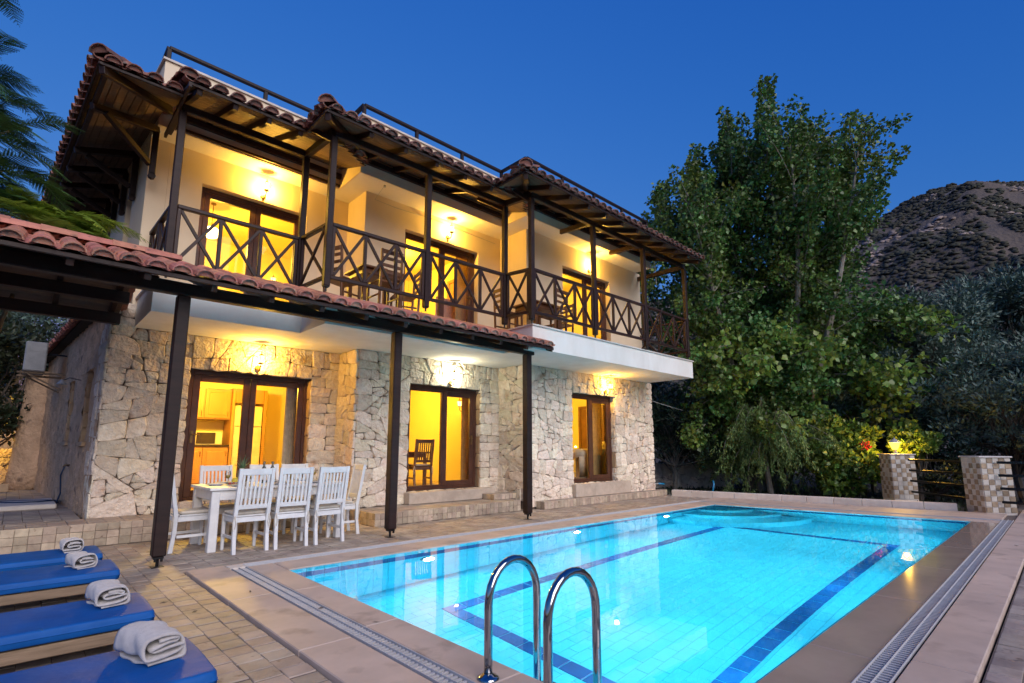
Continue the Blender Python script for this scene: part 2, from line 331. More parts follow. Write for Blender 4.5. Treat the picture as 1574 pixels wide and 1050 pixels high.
def slab_mesh(lx, ly, h, c=.006, mats='paver', wob=0):   # a tile lying flat: top at 0, centred
    b = MB(); w = lambda: random.uniform(-wob, wob)
    x, y = lx / 2, ly / 2
    b.add([(-x + w(), -y + w(), -h), (x + w(), -y + w(), -h), (x + w(), y + w(), -h), (-x + w(), y + w(), -h)] +
          [(-x + w(), -y + w(), -c), (x + w(), -y + w(), -c), (x + w(), y + w(), -c), (-x + w(), y + w(), -c)] +
          [(-x + c + w(), -y + c + w(), 0), (x - c + w(), -y + c + w(), 0), (x - c + w(), y - c + w(), 0), (-x + c + w(), y - c + w(), 0)],
          [(0, 1, 5, 4), (1, 2, 6, 5), (2, 3, 7, 6), (3, 0, 4, 7), (4, 5, 9, 8), (5, 6, 10, 9), (6, 7, 11, 10), (7, 4, 8, 11), (8, 9, 10, 11)])
    return b.mesh('tile', mats)
def basis(o, ex, ey, ez):
    m = Matrix.Identity(4)
    for i, e in enumerate((ex, ey, ez)):
        for j in range(3): m[j][i] = e[j]
    for j in range(3): m[j][3] = o[j]
    return m

# ------------------------------------------------------------------ rubble stones by clipped Voronoi cells
def clip(poly, nx, ny, d):                             # keep n.p <= d
    out = []
    for i in range(len(poly)):
        a = poly[i]; b = poly[(i + 1) % len(poly)]; da = nx * a[0] + ny * a[1] - d; db = nx * b[0] + ny * b[1] - d
        if da <= 0: out.append(a)
        if (da < 0 < db) or (db < 0 < da): t = da / (da - db); out.append((a[0] + (b[0] - a[0]) * t, a[1] + (b[1] - a[1]) * t))
    return out
def rubble(w, h, openings=(), size=.3, rnd=None, quoin_l=True, quoin_r=True):
    """roughly coursed rubble: the wall is split again and again by slightly slanting cuts"""
    rnd = rnd or random; regs = [[(0, 0), (w, 0), (w, h), (0, h)]]
    for a, b, c, d in openings:
        out = []
        for p in regs:
            l = clip(p, 1, 0, a); r = clip(p, -1, 0, -b); m = clip(clip(p, -1, 0, -a), 1, 0, b); out += [q for q in (l, r) if len(q) > 2]
            if len(m) > 2: out += [q for q in (clip(m, 0, 1, c), clip(m, 0, -1, -d)) if len(q) > 2]
        regs = out
    cells = []; edges = [0 if quoin_l else -9, w if quoin_r else -9] + [q for o in openings for q in o[:2]]
    def area(p): return abs(sum(p[i][0] * p[(i + 1) % len(p)][1] - p[(i + 1) % len(p)][0] * p[i][1] for i in range(len(p)))) / 2
    def split(p, tgt):
        A = area(p); xs_ = [q[0] for q in p]; ys_ = [q[1] for q in p]; bw, bh = max(xs_) - min(xs_), max(ys_) - min(ys_)
        if A < .002: return
        if A < tgt and bw < size * 2.1 and bh < size * 1.6: cells.append(p); return
        near = min(abs(min(xs_) - q) for q in edges) < .02 or min(abs(max(xs_) - q) for q in edges) < .02
        jit = .05 if near and bw < .7 else .27
        vert = bw * rnd.uniform(.75, 1.35) > bh * 1.35
        t = rnd.uniform(.32, .68); an = (0 if vert else math.pi / 2) + rnd.gauss(0, jit)
        if not near and rnd.random() < .12: an += rnd.choice((-.6, .6))
        nx, ny = math.cos(an), math.sin(an); cx_, cy_ = min(xs_) + bw * (t if vert else .5), min(ys_) + bh * (.5 if vert else t); d = nx * cx_ + ny * cy_
        k = size * size
        for q in (clip(p, nx, ny, d), clip(p, -nx, -ny, -d)):
            if len(q) > 2: split(q, k * rnd.choice((.22, .45, .7, .95, 1.25) if not near else (.6, .9, 1.2, 1.6)))
    for p in regs: split(p, size * size)
    return cells
def stone_mesh(poly, gap=.011, depth=.04, rnd=None):
    rnd = rnd or random
    cx = sum(p[0] for p in poly) / len(poly); cyy = sum(p[1] for p in poly) / len(poly)
    q = []
    for i, a in enumerate(poly):                        # drop slivers, break long edges so that they wander
        b = poly[(i + 1) % len(poly)]; l = math.hypot(b[0] - a[0], b[1] - a[1])
        if l < .025: continue
        kc = rnd.uniform(.0, .022) / max(.05, math.hypot(a[0] - cx, a[1] - cyy)); q.append((a[0] + (cx - a[0]) * kc, a[1] + (cyy - a[1]) * kc))
        m_ = 3 if l > .24 else 2 if l > .11 else 1
        nx, ny = -(b[1] - a[1]) / l, (b[0] - a[0]) / l
        for k in range(1, m_):
            t = k / m_ + rnd.uniform(-.1, .1); j = rnd.uniform(-.017, .004)
            q.append((a[0] + (b[0] - a[0]) * t + nx * j, a[1] + (b[1] - a[1]) * t + ny * j))
    if len(q) < 3: return None, 0, 0, 0
    area = abs(sum(q[i][0] * q[(i + 1) % len(q)][1] - q[(i + 1) % len(q)][0] * q[i][1] for i in range(len(q)))) / 2
    if area < .002: return None, 0, 0, 0
    def ring(g, z, jz=0):
        out = []
        for x, y in q:
            dx, dy = x - cx, y - cyy; l = math.hypot(dx, dy); k = max(.3, (l - g * 1.25) / l)
            out.append((dx * k, dy * k, z + rnd.uniform(-jz, jz)))
        return out
    d = depth * rnd.uniform(.62, 1.2); n = len(q); tx_, ty_ = rnd.uniform(-.05, .05), rnd.uniform(-.05, .05)
    vs = ring(gap * .3, 0) + ring(gap * rnd.uniform(.7, 1.5), d * .74, .004) + ring(gap + rnd.uniform(.006, .014), d, .005) + [(rnd.uniform(-.02, .02), rnd.uniform(-.02, .02), d + rnd.uniform(0, .012))]
    vs = vs[:n] + [(x, y, z + x * tx_ + y * ty_) for x, y, z in vs[n:]]
    fs = [(r * n + i, r * n + (i + 1) % n, (r + 1) * n + (i + 1) % n, (r + 1) * n + i) for r in range(2) for i in range(n)] + [(2 * n + i, 2 * n + (i + 1) % n, 3 * n) for i in range(n)]
    b = MB(); b.add(vs, fs); return b, cx, cyy, math.sqrt(area)
def stone_items(org, eu, ev, w, h, openings=(), size=.3, m='stone', seed=1, depth=.042, ql=True, qr=True, gap=.004, special=None):
    """stones on a wall plane: org, eu along, ev up, outward normal eu x ev"""
    rnd = random.Random(seed); eu = Vector(eu); ev = Vector(ev); en = eu.cross(ev); out = []
    for poly in rubble(w, h, openings, size, rnd, ql, qr):
        b, cx, cyy, sz = stone_mesh(poly, gap, depth, rnd)
        if b is None: continue
        o = Vector(org) + eu * cx + ev * cyy
        mm = m
        if special and abs(cx - special[0]) < special[2] and abs(cyy - special[1]) < special[2]: mm = 'stone_red'; special = None
        out.append((b.mesh('stone', mm), basis(o, eu, ev, en), sz, None))
    return out
# ------------------------------------------------------------------ ground, terrace, steps
Y1, Y2, Y3 = 9.70, 8.95, 8.05
J1, J2, XE = 4.52, 8.08, 13.15          # jogs of the front and the right end
ZS, ZB = 3.10, 3.565                    # underside and top of the balcony slab
SK = -.052                              # the left side wall runs a little off square
SV = Vector((SK, 1, 0)).normalized()
SX = .87
g = MB(); n_ = 44
def gz(x, y):
    r = math.hypot(x, y); base = -1.75 if (1 < x < 13.5 and .5 < y < 6.5) else -.35 if (-8 < x < 13.5 and -6 < y < 9) else -.12
    return base + .02 * math.sin(x * .9) * math.cos(y * .7) + max(0, r - 60) * .004
xs = sorted([-600, -300, -150, -80, -40, -25] + [-16 + i * 1.0 for i in range(48)] + [40, 55, 80, 120, 160, 240, 400])
ys = sorted([-600, -300, -150, -80, -40, -25] + [-16 + i * 1.0 for i in range(48)] + [40, 55, 80, 120, 160, 240, 400])
g.add([(x, y, gz(x, y)) for x in xs for y in ys], [(i * len(ys) + j, (i + 1) * len(ys) + j, (i + 1) * len(ys) + j + 1, i * len(ys) + j + 1) for i in range(len(xs) - 1) for j in range(len(ys) - 1)])
g.build('ground', 'soil', kind='structure')

PZ = -.03                                # top of the terrace paving
CX0, CX1, CY0, CY1 = 1.43, 13.25, .485, 6.42    # outer edge of the pool coping
PA, PB, PC, PD = (2.22, 5.77), (11.75, 5.70), (12.34, 1.32), (2.22, 1.31)
tb = MB()
tb.box(-7, -5, -.32, CX0 - .012, 8.97, PZ - .0045); tb.box(CX0 - .012, CY1 + .012, -.32, 13.6, 8.97, PZ - .0045); tb.box(CX0 - .012, -5, -.32, 17.5, CY0 - .012, PZ - .0045)
tb.box(13.27, CY0 - .01, -.32, 17.5, 1.45, PZ - .0045)
terrace = tb.build('terrace', 'grout', kind='structure')
tm = [slab_mesh(.1565, .143, .03, .003, 'paver', .002) for _ in range(6)]
its = []
rnd = random.Random(3)
def pave(x0, y0, x1, y1, skip=None, stag=.08):
    i = 0; x = x0
    while x < x1:
        y = y0 + (stag if i % 2 else 0); i += 1
        while y < y1:
            cx_, cy_ = x + .08, y + .08
            p = px((cx_, cy_, PZ))
            if p[2] > .4 and -420 < p[0] < 2300 and p[1] < 1500 and not (skip and skip(cx_, cy_)):
                o = (cx_, cy_, PZ + rnd.uniform(-.003, .003)); q = rnd.choice((0, 2)) * math.pi / 2
                mx = Matrix.Translation(o) @ Matrix.Rotation(q + rnd.uniform(-.012, .012), 4, 'Z') @ Matrix.Rotation(rnd.uniform(-.006, .006), 4, 'X')
                its.append((rnd.choice(tm), mx, .2, None))
            y += .16
        x += .16
pave(CX0 - .165 - .16 * 25, .2, CX0 - .14, 8.9)
pave(CX0 - .17, CY1 + .02, 13.5, 8.9, lambda x, y: (x < 4.45 and y > 8.85) or (x > 8.3 and y > 7.9) or (4.45 < x < 8.3 and y > 8.0))
pave(2.0, CY0 - .172 - .16 * 20, 17, CY0 - .1, None, 0)
pieces(terrace, 'paving_tile', its, 290, 'paving_tile_field')

def tiled_step(name, label, x0, y0, x1, y1, z1, z0=-.05, faces='fl', tile=.105):
    """a low block of render with tumbled tiles proud of its faces and top"""
    b = MB(); b.box(x0 + .012, y0 + .012, z0 - .25, x1 - .012, y1, z1 - .012); st = b.build(name, 'grout', kind='structure')
    if label: st['label'] = label
    it = []; rows = max(1, round((z1 - z0) / .12)); th = (z1 - z0) / rows
    def face(o, eu, L):
        n = max(1, round(L / tile)); w = L / n; eu = Vector(eu); ev = Vector((0, 0, 1))
        ms = [slab_mesh(w * .95, th * .95, .014, .004, 'step_tile', .003) for _ in range(4)]
        for i in range(n):
            for r in range(rows): it.append((rnd.choice(ms), basis(Vector(o) + eu * (i + .5) * w + ev * (z0 + (r + .5) * th), eu, ev, eu.cross(ev)), tile, None))
    if 'f' in faces: face((x0, y0, 0), (1, 0, 0), x1 - x0)
    if 'l' in faces: face((x0, y1, 0), (0, -1, 0), y1 - y0)
    nx, ny = max(1, round((x1 - x0) / .2)), max(1, round((y1 - y0) / .2))
    if (x1 - x0) < 16:
        wx, wy = (x1 - x0) / nx, (y1 - y0) / ny; ms = [slab_mesh(wx * .965, wy * .965, .02, .005, 'paver', .004) for _ in range(4)]
        for i in range(nx):
            for j in range(ny): it.append((rnd.choice(ms), Matrix.Translation((x0 + (i + .5) * wx, y0 + (j + .5) * wy, z1 + rnd.uniform(-.002, .001))), .12, None))
    pieces(st, 'tile', it, 240, 'tile_field')
    return st
tiled_step('raised_platform', 'raised paved platform along the left end of the house', -4.2, 9.0, 4.44, 9.68, .27, z0=PZ, faces='f', tile=.13)
tiled_step('platform_path', 'paved platform leading back along the stone side wall', -4.2, 9.70, .80, 20.5, .268, faces='', tile=.3)
tiled_step('dining_step', 'low tiled step in front of the dining room door', 4.47, 8.02, 7.85, 8.93, .185, z0=PZ)
tiled_step('corner_step', 'small raised tiled block in the inner corner of the wall', 7.4, 8.36, 8.05, 8.93, .30, z0=.187, faces='fl')
tiled_step('living_room_step', 'long tiled step in front of the right hand door', 8.32, 7.78, 13.3, 8.03, .13, z0=PZ)
b = MB(); b.cbox(5.58, 8.74, .188, 7.78, 8.965, .412, .012); b.build('door_sill_step', 'sill_stone', kind='structure')
b = MB(); b.cbox(9.55, 7.92, .132, 11.78, 8.06, .43, .012); b.build('door_sill_step', 'sill_stone', kind='structure')
b = MB(); b.cbox(-2.5, 11.6, .270, .62, 13.0, .35, .015); b.build('path_step', 'kerb_tile', kind='structure')

# ------------------------------------------------------------------ villa
villa = thing('stone_villa', 'two storey villa with rubble stone ground floor and cream upper storey', 'house', (1.0, 9.7, 0))
def wall_x(b, x0, x1, y0, y1, z0, z1, ops=(), mi=0):    # a wall along x with openings (xa, xb, za, zb)
    ops = sorted(ops); x = x0
    for xa, xb, za, zb in ops:
        b.box(x, y0, z0, xa, y1, z1, mi)
        if za > z0 + .001: b.box(xa, y0, z0, xb, y1, za, mi)
        if zb < z1 - .001: b.box(xa, y0, zb, xb, y1, z1, mi)
        x = xb
    b.box(x, y0, z0, x1, y1, z1, mi); return b
D1, D2, D3 = (1.97, 3.96, .42, 2.55), (5.65, 7.50, .42, 2.55), (9.62, 11.34, .44, 2.59)
U1, U2, U3 = (1.88, 3.68, 3.60, 5.75), (5.43, 7.39, 3.60, 5.76), (9.33, 11.25, 3.60, 5.71)
T = .30
gw = MB()
wall_x(gw, SX + .02, J1 + .02, Y1 + .03, Y1 + T, -.3, ZS, [D1]); wall_x(gw, J1 + .03, J2 + .02, Y2 + .03, Y2 + T, -.3, ZS, [D2]); wall_x(gw, J2 + .03, XE, Y3 + .03, Y3 + T, -.3, ZS, [D3])
gw.box(J1 + .03, Y2 + T, -.3, J1 + .30, Y1 + T, ZS); gw.box(J2 + .03, Y3 + T, -.3, J2 + .30, Y2 + T, ZS)
gw.box(XE - .3, Y3 + T, -.3, XE, 17, ZS); gw.box(SX + .1, 17.7, -.3, XE, 18, ZS)
stone_wall = gw.build('stone_wall', 'mortar', villa)
its = []
zb = .26
def so(d, x0, z0): return [(d[0] - x0, d[1] - x0, d[2] - z0, d[3] - z0)]
its += stone_items((SX, Y1 + .03, zb), (1, 0, 0), (0, 0, 1), J1 - SX, ZS - zb, so(D1, SX, zb), .30, seed=11)
its += stone_items((J1, Y1 + .03, zb - .1), (0, -1, 0), (0, 0, 1), Y1 - Y2 + .03, ZS - zb + .1, (), .29, seed=12)
its += stone_items((J1, Y2 + .03, .19), (1, 0, 0), (0, 0, 1), J2 - J1, ZS - .19, so(D2, J1, .19), .29, seed=13)
its += stone_items((J2, Y2 + .03, .12), (0, -1, 0), (0, 0, 1), Y2 - Y3 + .03, ZS - .12, (), .28, seed=14)
its += stone_items((J2, Y3 + .03, .0), (1, 0, 0), (0, 0, 1), XE - J2, ZS, so(D3, J2, .0), .28, seed=15, special=(1.05, 1.2, .25))
for d, yy in ((D1, Y1), (D2, Y2), (D3, Y3)):            # squared stones up the door jambs
    z = d[2]; r2 = random.Random(int(d[0] * 10))
    while z < d[3] - .05:
        h = min(r2.uniform(.26, .42), d[3] - z)
        bb, cx_, cz_, sz = stone_mesh([(0, 0), (.17, 0), (.17, h), (0, h)], .006, .02, r2)
        if bb: its.append((bb.mesh('stone', 'stone_tan'), basis(Vector((d[1] + .004, yy + .19, z)) + Vector((0, -1, 0)) * cx_ + Vector((0, 0, cz_)), Vector((0, -1, 0)), Vector((0, 0, 1)), Vector((-1, 0, 0))), sz, None))
        z += h
pieces(stone_wall, 'stone', its, 295, 'stone_field')
# left side wall: rough rendered stone with two narrow niches
def sp(t, x=0, z=0): return Vector((SX, Y1, z)) + SV * t + Vector((x, 0, 0))      # t metres back along the side wall
sw = MB()
L_ = 8.2; nt, nz = 90, 34; niches = [(.98, 1.62, 1.35, 2.55), (2.85, 3.5, 1.37, 2.52)]
rs = random.Random(5)
def inn(t, z): return any(a < t < b_ and c < z < d for a, b_, c, d in niches)
tt = sorted(set([L_ * i / nt for i in range(nt + 1)] + [q for n in niches for q in n[:2]])); zz = sorted(set([.2 + 3.3 * j / nz for j in range(nz + 1)] + [q for n in niches for q in n[2:]]))
sv = []
for i, t in enumerate(tt):
    for j, z in enumerate(zz): sv.append(sp(t, rs.uniform(-.022, .012), z))
sf = [(i * len(zz) + j, i * len(zz) + j + 1, (i + 1) * len(zz) + j + 1, (i + 1) * len(zz) + j) for i in range(len(tt) - 1) for j in range(len(zz) - 1) if not inn((tt[i] + tt[i + 1]) / 2, (zz[j] + zz[j + 1]) / 2)]
sw.add(sv, sf)
for a, b_, c, d in niches:
    A, B2, C2, D_ = sp(a, 0, c), sp(b_, 0, c), sp(b_, 0, d), sp(a, 0, d); k = Vector((.26, 0, 0))
    sw.add([A, B2, C2, D_, A + k, B2 + k, C2 + k, D_ + k], [(0, 4, 5, 1), (1, 5, 6, 2), (2, 6, 7, 3), (3, 7, 4, 0), (4, 7, 6, 5)])
p0 = sp(0, .02, 0); p1 = sp(L_, .02, 0)
side_wall = sw.build('side_wall', 'render_stone', villa, smooth=True)
its = []
for a, b_, c, d in niches:                              # sawn blocks in the far jamb of each niche
    z = c; r2 = random.Random(9)
    while z < d - .03:
        h = min(.25, d - z)
        bb, cx_, cz_, sz = stone_mesh([(0, 0), (.25, 0), (.25, h), (0, h)], .004, .03, r2)
        eu = Vector((1, 0, 0)); its.append((bb.mesh('jamb_stone', 'stone_tan'), basis(sp(b_, .01, z) + eu * cx_ + Vector((0, -.004, cz_)), eu, Vector((0, 0, 1)), Vector((0, -1, 0))), sz, None)); z += h
    bb, cx_, cz_, sz = stone_mesh([(0, 0), (b_ - a + .1, 0), (b_ - a + .1, .06), (0, .06)], .003, .05, r2)
    its.append((bb.mesh('jamb_stone', 'stone_tan'), basis(sp((a + b_) / 2, 0, c - .03), -SV, Vector((0, 0, 1)), (-SV).cross(Vector((0, 0, 1)))), sz, None))
pieces(side_wall, 'jamb_stone', its)
# stones that return round the front left corner
its = stone_items(sp(.62, .012, .26), -SV, (0, 0, 1), .62, 3.2, (), .42, 'stone', 31, .03)
pieces(side_wall, 'stone', its)
its = stone_items((SX, Y1 + .03, ZS + .002), (1, 0, 0), (0, 0, 1), .30, .36, (), .3, 'stone', 32, .05)
pieces(stone_wall, 'stone', its)
b = MB(); b.box(SX + .02, Y1 + .05, ZS, 1.17, Y1 + .3, 3.48); b.build('stone_wall', 'mortar', villa)
# upper storey
UX = 1.10
uw = MB()
wall_x(uw, UX + .282, J1 + .05, Y1, Y1 + T, ZB, 6.28, [U1]); wall_x(uw, J1, J2 + .05, Y2, Y2 + T, ZB, 6.28, [U2]); wall_x(uw, J2, 12.75, Y3, Y3 + T, ZB, 6.28, [U3])
uw.box(J1, Y2 + T, ZB, J1 + .3, Y1, 6.28); uw.box(J2, Y3 + T, ZB, J2 + .3, Y2, 6.28)
uw.box(12.45, Y3 + T, ZB, 12.75, 17, 6.28); uw.box(UX + .2, 17.7, ZS, 12.75, 18, 6.28)
uw.build('upper_wall', 'plaster', villa)
su = MB(); wins = [(1.0, 1.5, 4.2, 5.72), (2.9, 3.5, 4.4, 5.72)]; t = 0      # left side of the upper storey with two deep windows
def up(t, x, z): return Vector((UX, Y1, z)) + SV * t + Vector((x, 0, 0))
def side_box(t0, t1, z0, z1):
    su.add([up(t0, 0, z0), up(t0, .28, z0), up(t1, .28, z0), up(t1, 0, z0), up(t0, 0, z1), up(t0, .28, z1), up(t1, .28, z1), up(t1, 0, z1)], [(3, 2, 1, 0), (4, 5, 6, 7), (0, 1, 5, 4), (1, 2, 6, 5), (2, 3, 7, 6), (3, 0, 4, 7)])
for a, b_, c, d in wins:
    side_box(t, a, 3.4, 6.279); side_box(a, b_, 3.4, c); side_box(a, b_, d, 6.279); t = b_
side_box(t, L_, 3.4, 6.279)
su.build('upper_wall', 'plaster', villa)
for a, b_, c, d in wins:
    b = MB(); b.add([up(a, .17, c), up(b_, .17, c), up(b_, .17, d), up(a, .17, d)], [(0, 1, 2, 3)])
    w = b.build('window', 'glass', villa)
    b = MB()
    for q in ((a, a + .06, c, d), (b_ - .06, b_, c, d), (a + .06, b_ - .06, c, c + .06), (a + .06, b_ - .06, d - .06, d)):
        b.add([up(q[0], .14, q[2]), up(q[1], .14, q[2]), up(q[1], .14, q[3]), up(q[0], .14, q[3]), up(q[0], .2, q[2]), up(q[1], .2, q[2]), up(q[1], .2, q[3]), up(q[0], .2, q[3])], [(0, 1, 2, 3), (7, 6, 5, 4), (0, 4, 5, 1), (1, 5, 6, 2), (2, 6, 7, 3), (3, 7, 4, 0)])
    b.build('frame', 'wood_frame', w)
    b = MB(); b.add([up(a, .26, c), up(b_, .26, c), up(b_, .26, d), up(a, .26, d)], [(0, 1, 2, 3)]); b.build('blind', 'curtain', w)
# balcony slab in three steps, with a thin stone edge
S1, S2, S3 = 8.34, 7.42, 6.64
sx1, sx2, sx3 = 3.18, 6.82, 12.92
b = MB(); b.prism([(1.16, S1), (sx1, S1), (sx1, S2), (sx2, S2), (sx2, S3), (sx3, S3), (sx3, 9.4), (J2 + .3, 9.4), (J2 + .3, 10), (J1 + .3, 10), (J1 + .3, 10.2), (1.16, 10.2)], ZS, ZB - .03)
b.build('balcony_slab', 'white_plaster', villa)
b = MB(); e = .03; b.prism([(1.16 - e, S1 - e), (sx1 - e, S1 - e), (sx1 - e, S2 - e), (sx2 - e, S2 - e), (sx2 - e, S3 - e), (sx3 + e, S3 - e), (sx3 + e, 9.4), (J2, 9.4), (J2, 10), (J1, 10), (J1, 10.2), (1.16 - e, 10.2)], ZB - .028, ZB)
b.build('slab_edge', 'coping_stone', villa)
# roof slab with parapet, coping and low iron rail
F1, F2, F3 = 9.25, 8.38, 7.55; fx1, fx2, fx3 = 4.10, 7.60, 12.55
outl = [(UX + .02, F1), (fx1, F1), (fx1, F2), (fx2, F2), (fx2, F3), (fx3, F3), (fx3, 17.4), (UX - .40, 17.4)]
b = MB(); b.prism(outl, 6.28, 7.40); b.build('parapet', 'plaster', villa)
e = .035; out2 = [(UX + .02 - e, F1 - e), (fx1 - e, F1 - e), (fx1 - e, F2 - e), (fx2 - e, F2 - e), (fx2 - e, F3 - e), (fx3 + e, F3 - e), (fx3 + e, 17.4 + e), (UX - .40 - e, 17.4 + e)]
b = MB(); b.prism(out2, 7.402, 7.437); b.build('parapet_coping', 'coping_stone', villa)
b = MB(); b.add([(UX + .05, F1 + .02, 6.276), (fx1 + .02, F1 + .02, 6.276), (fx1 + .02, F2 + .02, 6.276), (fx2 + .02, F2 + .02, 6.276), (fx2 + .02, F3 + .02, 6.276), (fx3 - .02, F3 + .02, 6.276), (fx3 - .02, 10.2, 6.276), (UX + .05, 10.2, 6.276)], [tuple(range(7, -1, -1))]); b.build('ceiling', 'soffit', villa)
rail_path = [(UX + .04, 17, 7.67), (UX + .06, F1 + .05, 7.67), (fx1 + .04, F1 + .05, 7.67), (fx1 + .04, F2 + .05, 7.67), (fx2 + .04, F2 + .05, 7.67), (fx2 + .04, F3 + .05, 7.67), (fx3 - .05, F3 + .05, 7.67), (fx3 - .05, 12, 7.67)]
b = MB()
for p, q in zip(rail_path, rail_path[1:]): b.beam(p, q, .075, .055)
rail = b.build('roof_rail', 'iron_rail', villa)
for p, q in zip(rail_path, rail_path[1:]):
    p, q = Vector(p), Vector(q); n = max(1, round((q - p).length / 1.35))
    for k in range(n + 1):
        if k == 0 and p != Vector(rail_path[0]): continue
        c = p.lerp(q, k / n); b = MB(); b.cbox(c.x - .032, c.y - .032, 7.437, c.x + .032, c.y + .032, 7.645); b.build('baluster', 'iron_rail', rail)

# ------------------------------------------------------------------ tiled eaves
def barrel(w, L, r, n=6, t=.016, taper=.82, up_=True):
    """one clay barrel tile: lies along +y from its lower end at 0, centred in x"""
    b = MB(); vs = []
    for k, y in ((1, 0), (taper, L)):
        for rr in (w / 2 * k, w / 2 * k - t):
            for i in range(n + 1):
                a = math.pi * i / n; z = math.sin(a) * rr * r
                vs.append((math.cos(a) * rr, y, z if up_ else -z))
    m = n + 1; f = []
    for i in range(n):
        f += [(i, i + 1, 2 * m + i + 1, 2 * m + i), (m + i + 1, m + i, 3 * m + i, 3 * m + i + 1), (i + 1, i, m + i, m + i + 1)]
    f += [(0, 2 * m, 3 * m, m), (n, m + n, 3 * m + n, 2 * m + n)]
    if up_: f.append(tuple(range(2 * m + m + n, 2 * m + m - 1, -1))); vs += [(x * 1.0, .035, z) for x, y, z in vs[m:2 * m]]; f.append(tuple(range(4 * m + n, 4 * m - 1, -1)))
    return b.add(vs, f)
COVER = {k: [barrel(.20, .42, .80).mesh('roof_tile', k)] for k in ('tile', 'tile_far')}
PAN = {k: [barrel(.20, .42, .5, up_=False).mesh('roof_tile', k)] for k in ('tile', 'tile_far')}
rt = random.Random(21)
def tile_plane(items, o, ea, ein, slope, width, depth, m, pitch=.225, keep=None, row=.345):
    """tiles on a plane: o the left end of the eave, ea along the eave, ein inwards (both level), rising by slope per metre"""
    ea = Vector(ea).normalized(); ein = Vector(ein).normalized(); d = (ein + Vector((0, 0, slope))).normalized(); nrm = ea.cross(d)
    if nrm.z < 0: nrm = -nrm
    n = int(width / pitch); k = 1 / math.sqrt(1 + slope * slope)
    for i in range(n + 1):
        for j in range(int(depth / (row * k)) + 1):
            s = rt.uniform(-.012, .012); h = rt.uniform(0, .008)
            for me, off, lift in ((COVER, .5, .028), (PAN, 0, .056)):
                u = (i + off) * pitch; v = j * row - .075 + s + (.065 if off == 0 else 0)
                if u > width: continue
                p = Vector(o) + ea * u + d * v
                if keep and not keep(p + d * .1): continue
                ax = d; q = nrm
                x = ax.cross(q); p = p + nrm * (lift + h + j * .001)
                dd = (d + nrm * .035 + ea * rt.uniform(-.03, .03)).normalized(); x = dd.cross(nrm).normalized(); q = x.cross(dd)
                items.append((me[m][0], basis(p, x, dd, q), .2 * (1 if off else .6) / (1 + .9 * j), p))
def ridge(items, p0, p1, m, w=.22):
    p0, p1 = Vector(p0), Vector(p1); L = (p1 - p0).length; d = (p1 - p0).normalized(); x = d.cross(Vector((0, 0, 1))).normalized(); z = x.cross(d)
    for k in range(int(L / .34) + 1):
        items.append((RIDGE[m], basis(p0 + d * k * .34 + z * (.05 + .008 * (k % 2)), x, (d + z * .05).normalized(), z), .24, None))
RIDGE = {k: barrel(.26, .42, .8, taper=.86).mesh('ridge_tile', k) for k in ('tile', 'tile_far')}
SLOPE = .34; ZE = 6.12                                  # eave height of the boards
eave = MB(); tiles = []
secs = [(1.22, 2.80, 7.60, 9.24), (2.80, 6.10, 6.88, 8.37), (6.10, 12.62, 6.08, 7.54)]      # x0, x1, eave y, wall y
def hipk(x0, ye):  return lambda p: (p.x - x0) > (p.y - ye) * .95 - .05
def boards(x0, x1, ye, yw, hip, xend=None):
    """planks of the boarding, each one lying along the eave"""
    n = 11; out = []
    for k in range(n):
        a, b_ = ye + (yw - ye) * k / n, ye + (yw - ye) * (k + 1) / n - .008
        xa = x0 + ((a - ye) if hip else 0); b = MB(); za, zb2 = ZE + (a - ye) * SLOPE, ZE + (b_ - ye) * SLOPE
        xe = xend(a) if xend else x1
        b.add([(xa, a, za), (xe, a, za), (xe, b_, zb2), (xa + ((b_ - a) if hip else 0), b_, zb2), (xa, a, za + .02), (xe, a, za + .02), (xe, b_, zb2 + .02), (xa + ((b_ - a) if hip else 0), b_, zb2 + .02)], [(3, 2, 1, 0), (4, 5, 6, 7), (0, 1, 5, 4), (1, 2, 6, 5), (2, 3, 7, 6), (3, 0, 4, 7)])
        out.append(b)
    return out
roofp = MB()
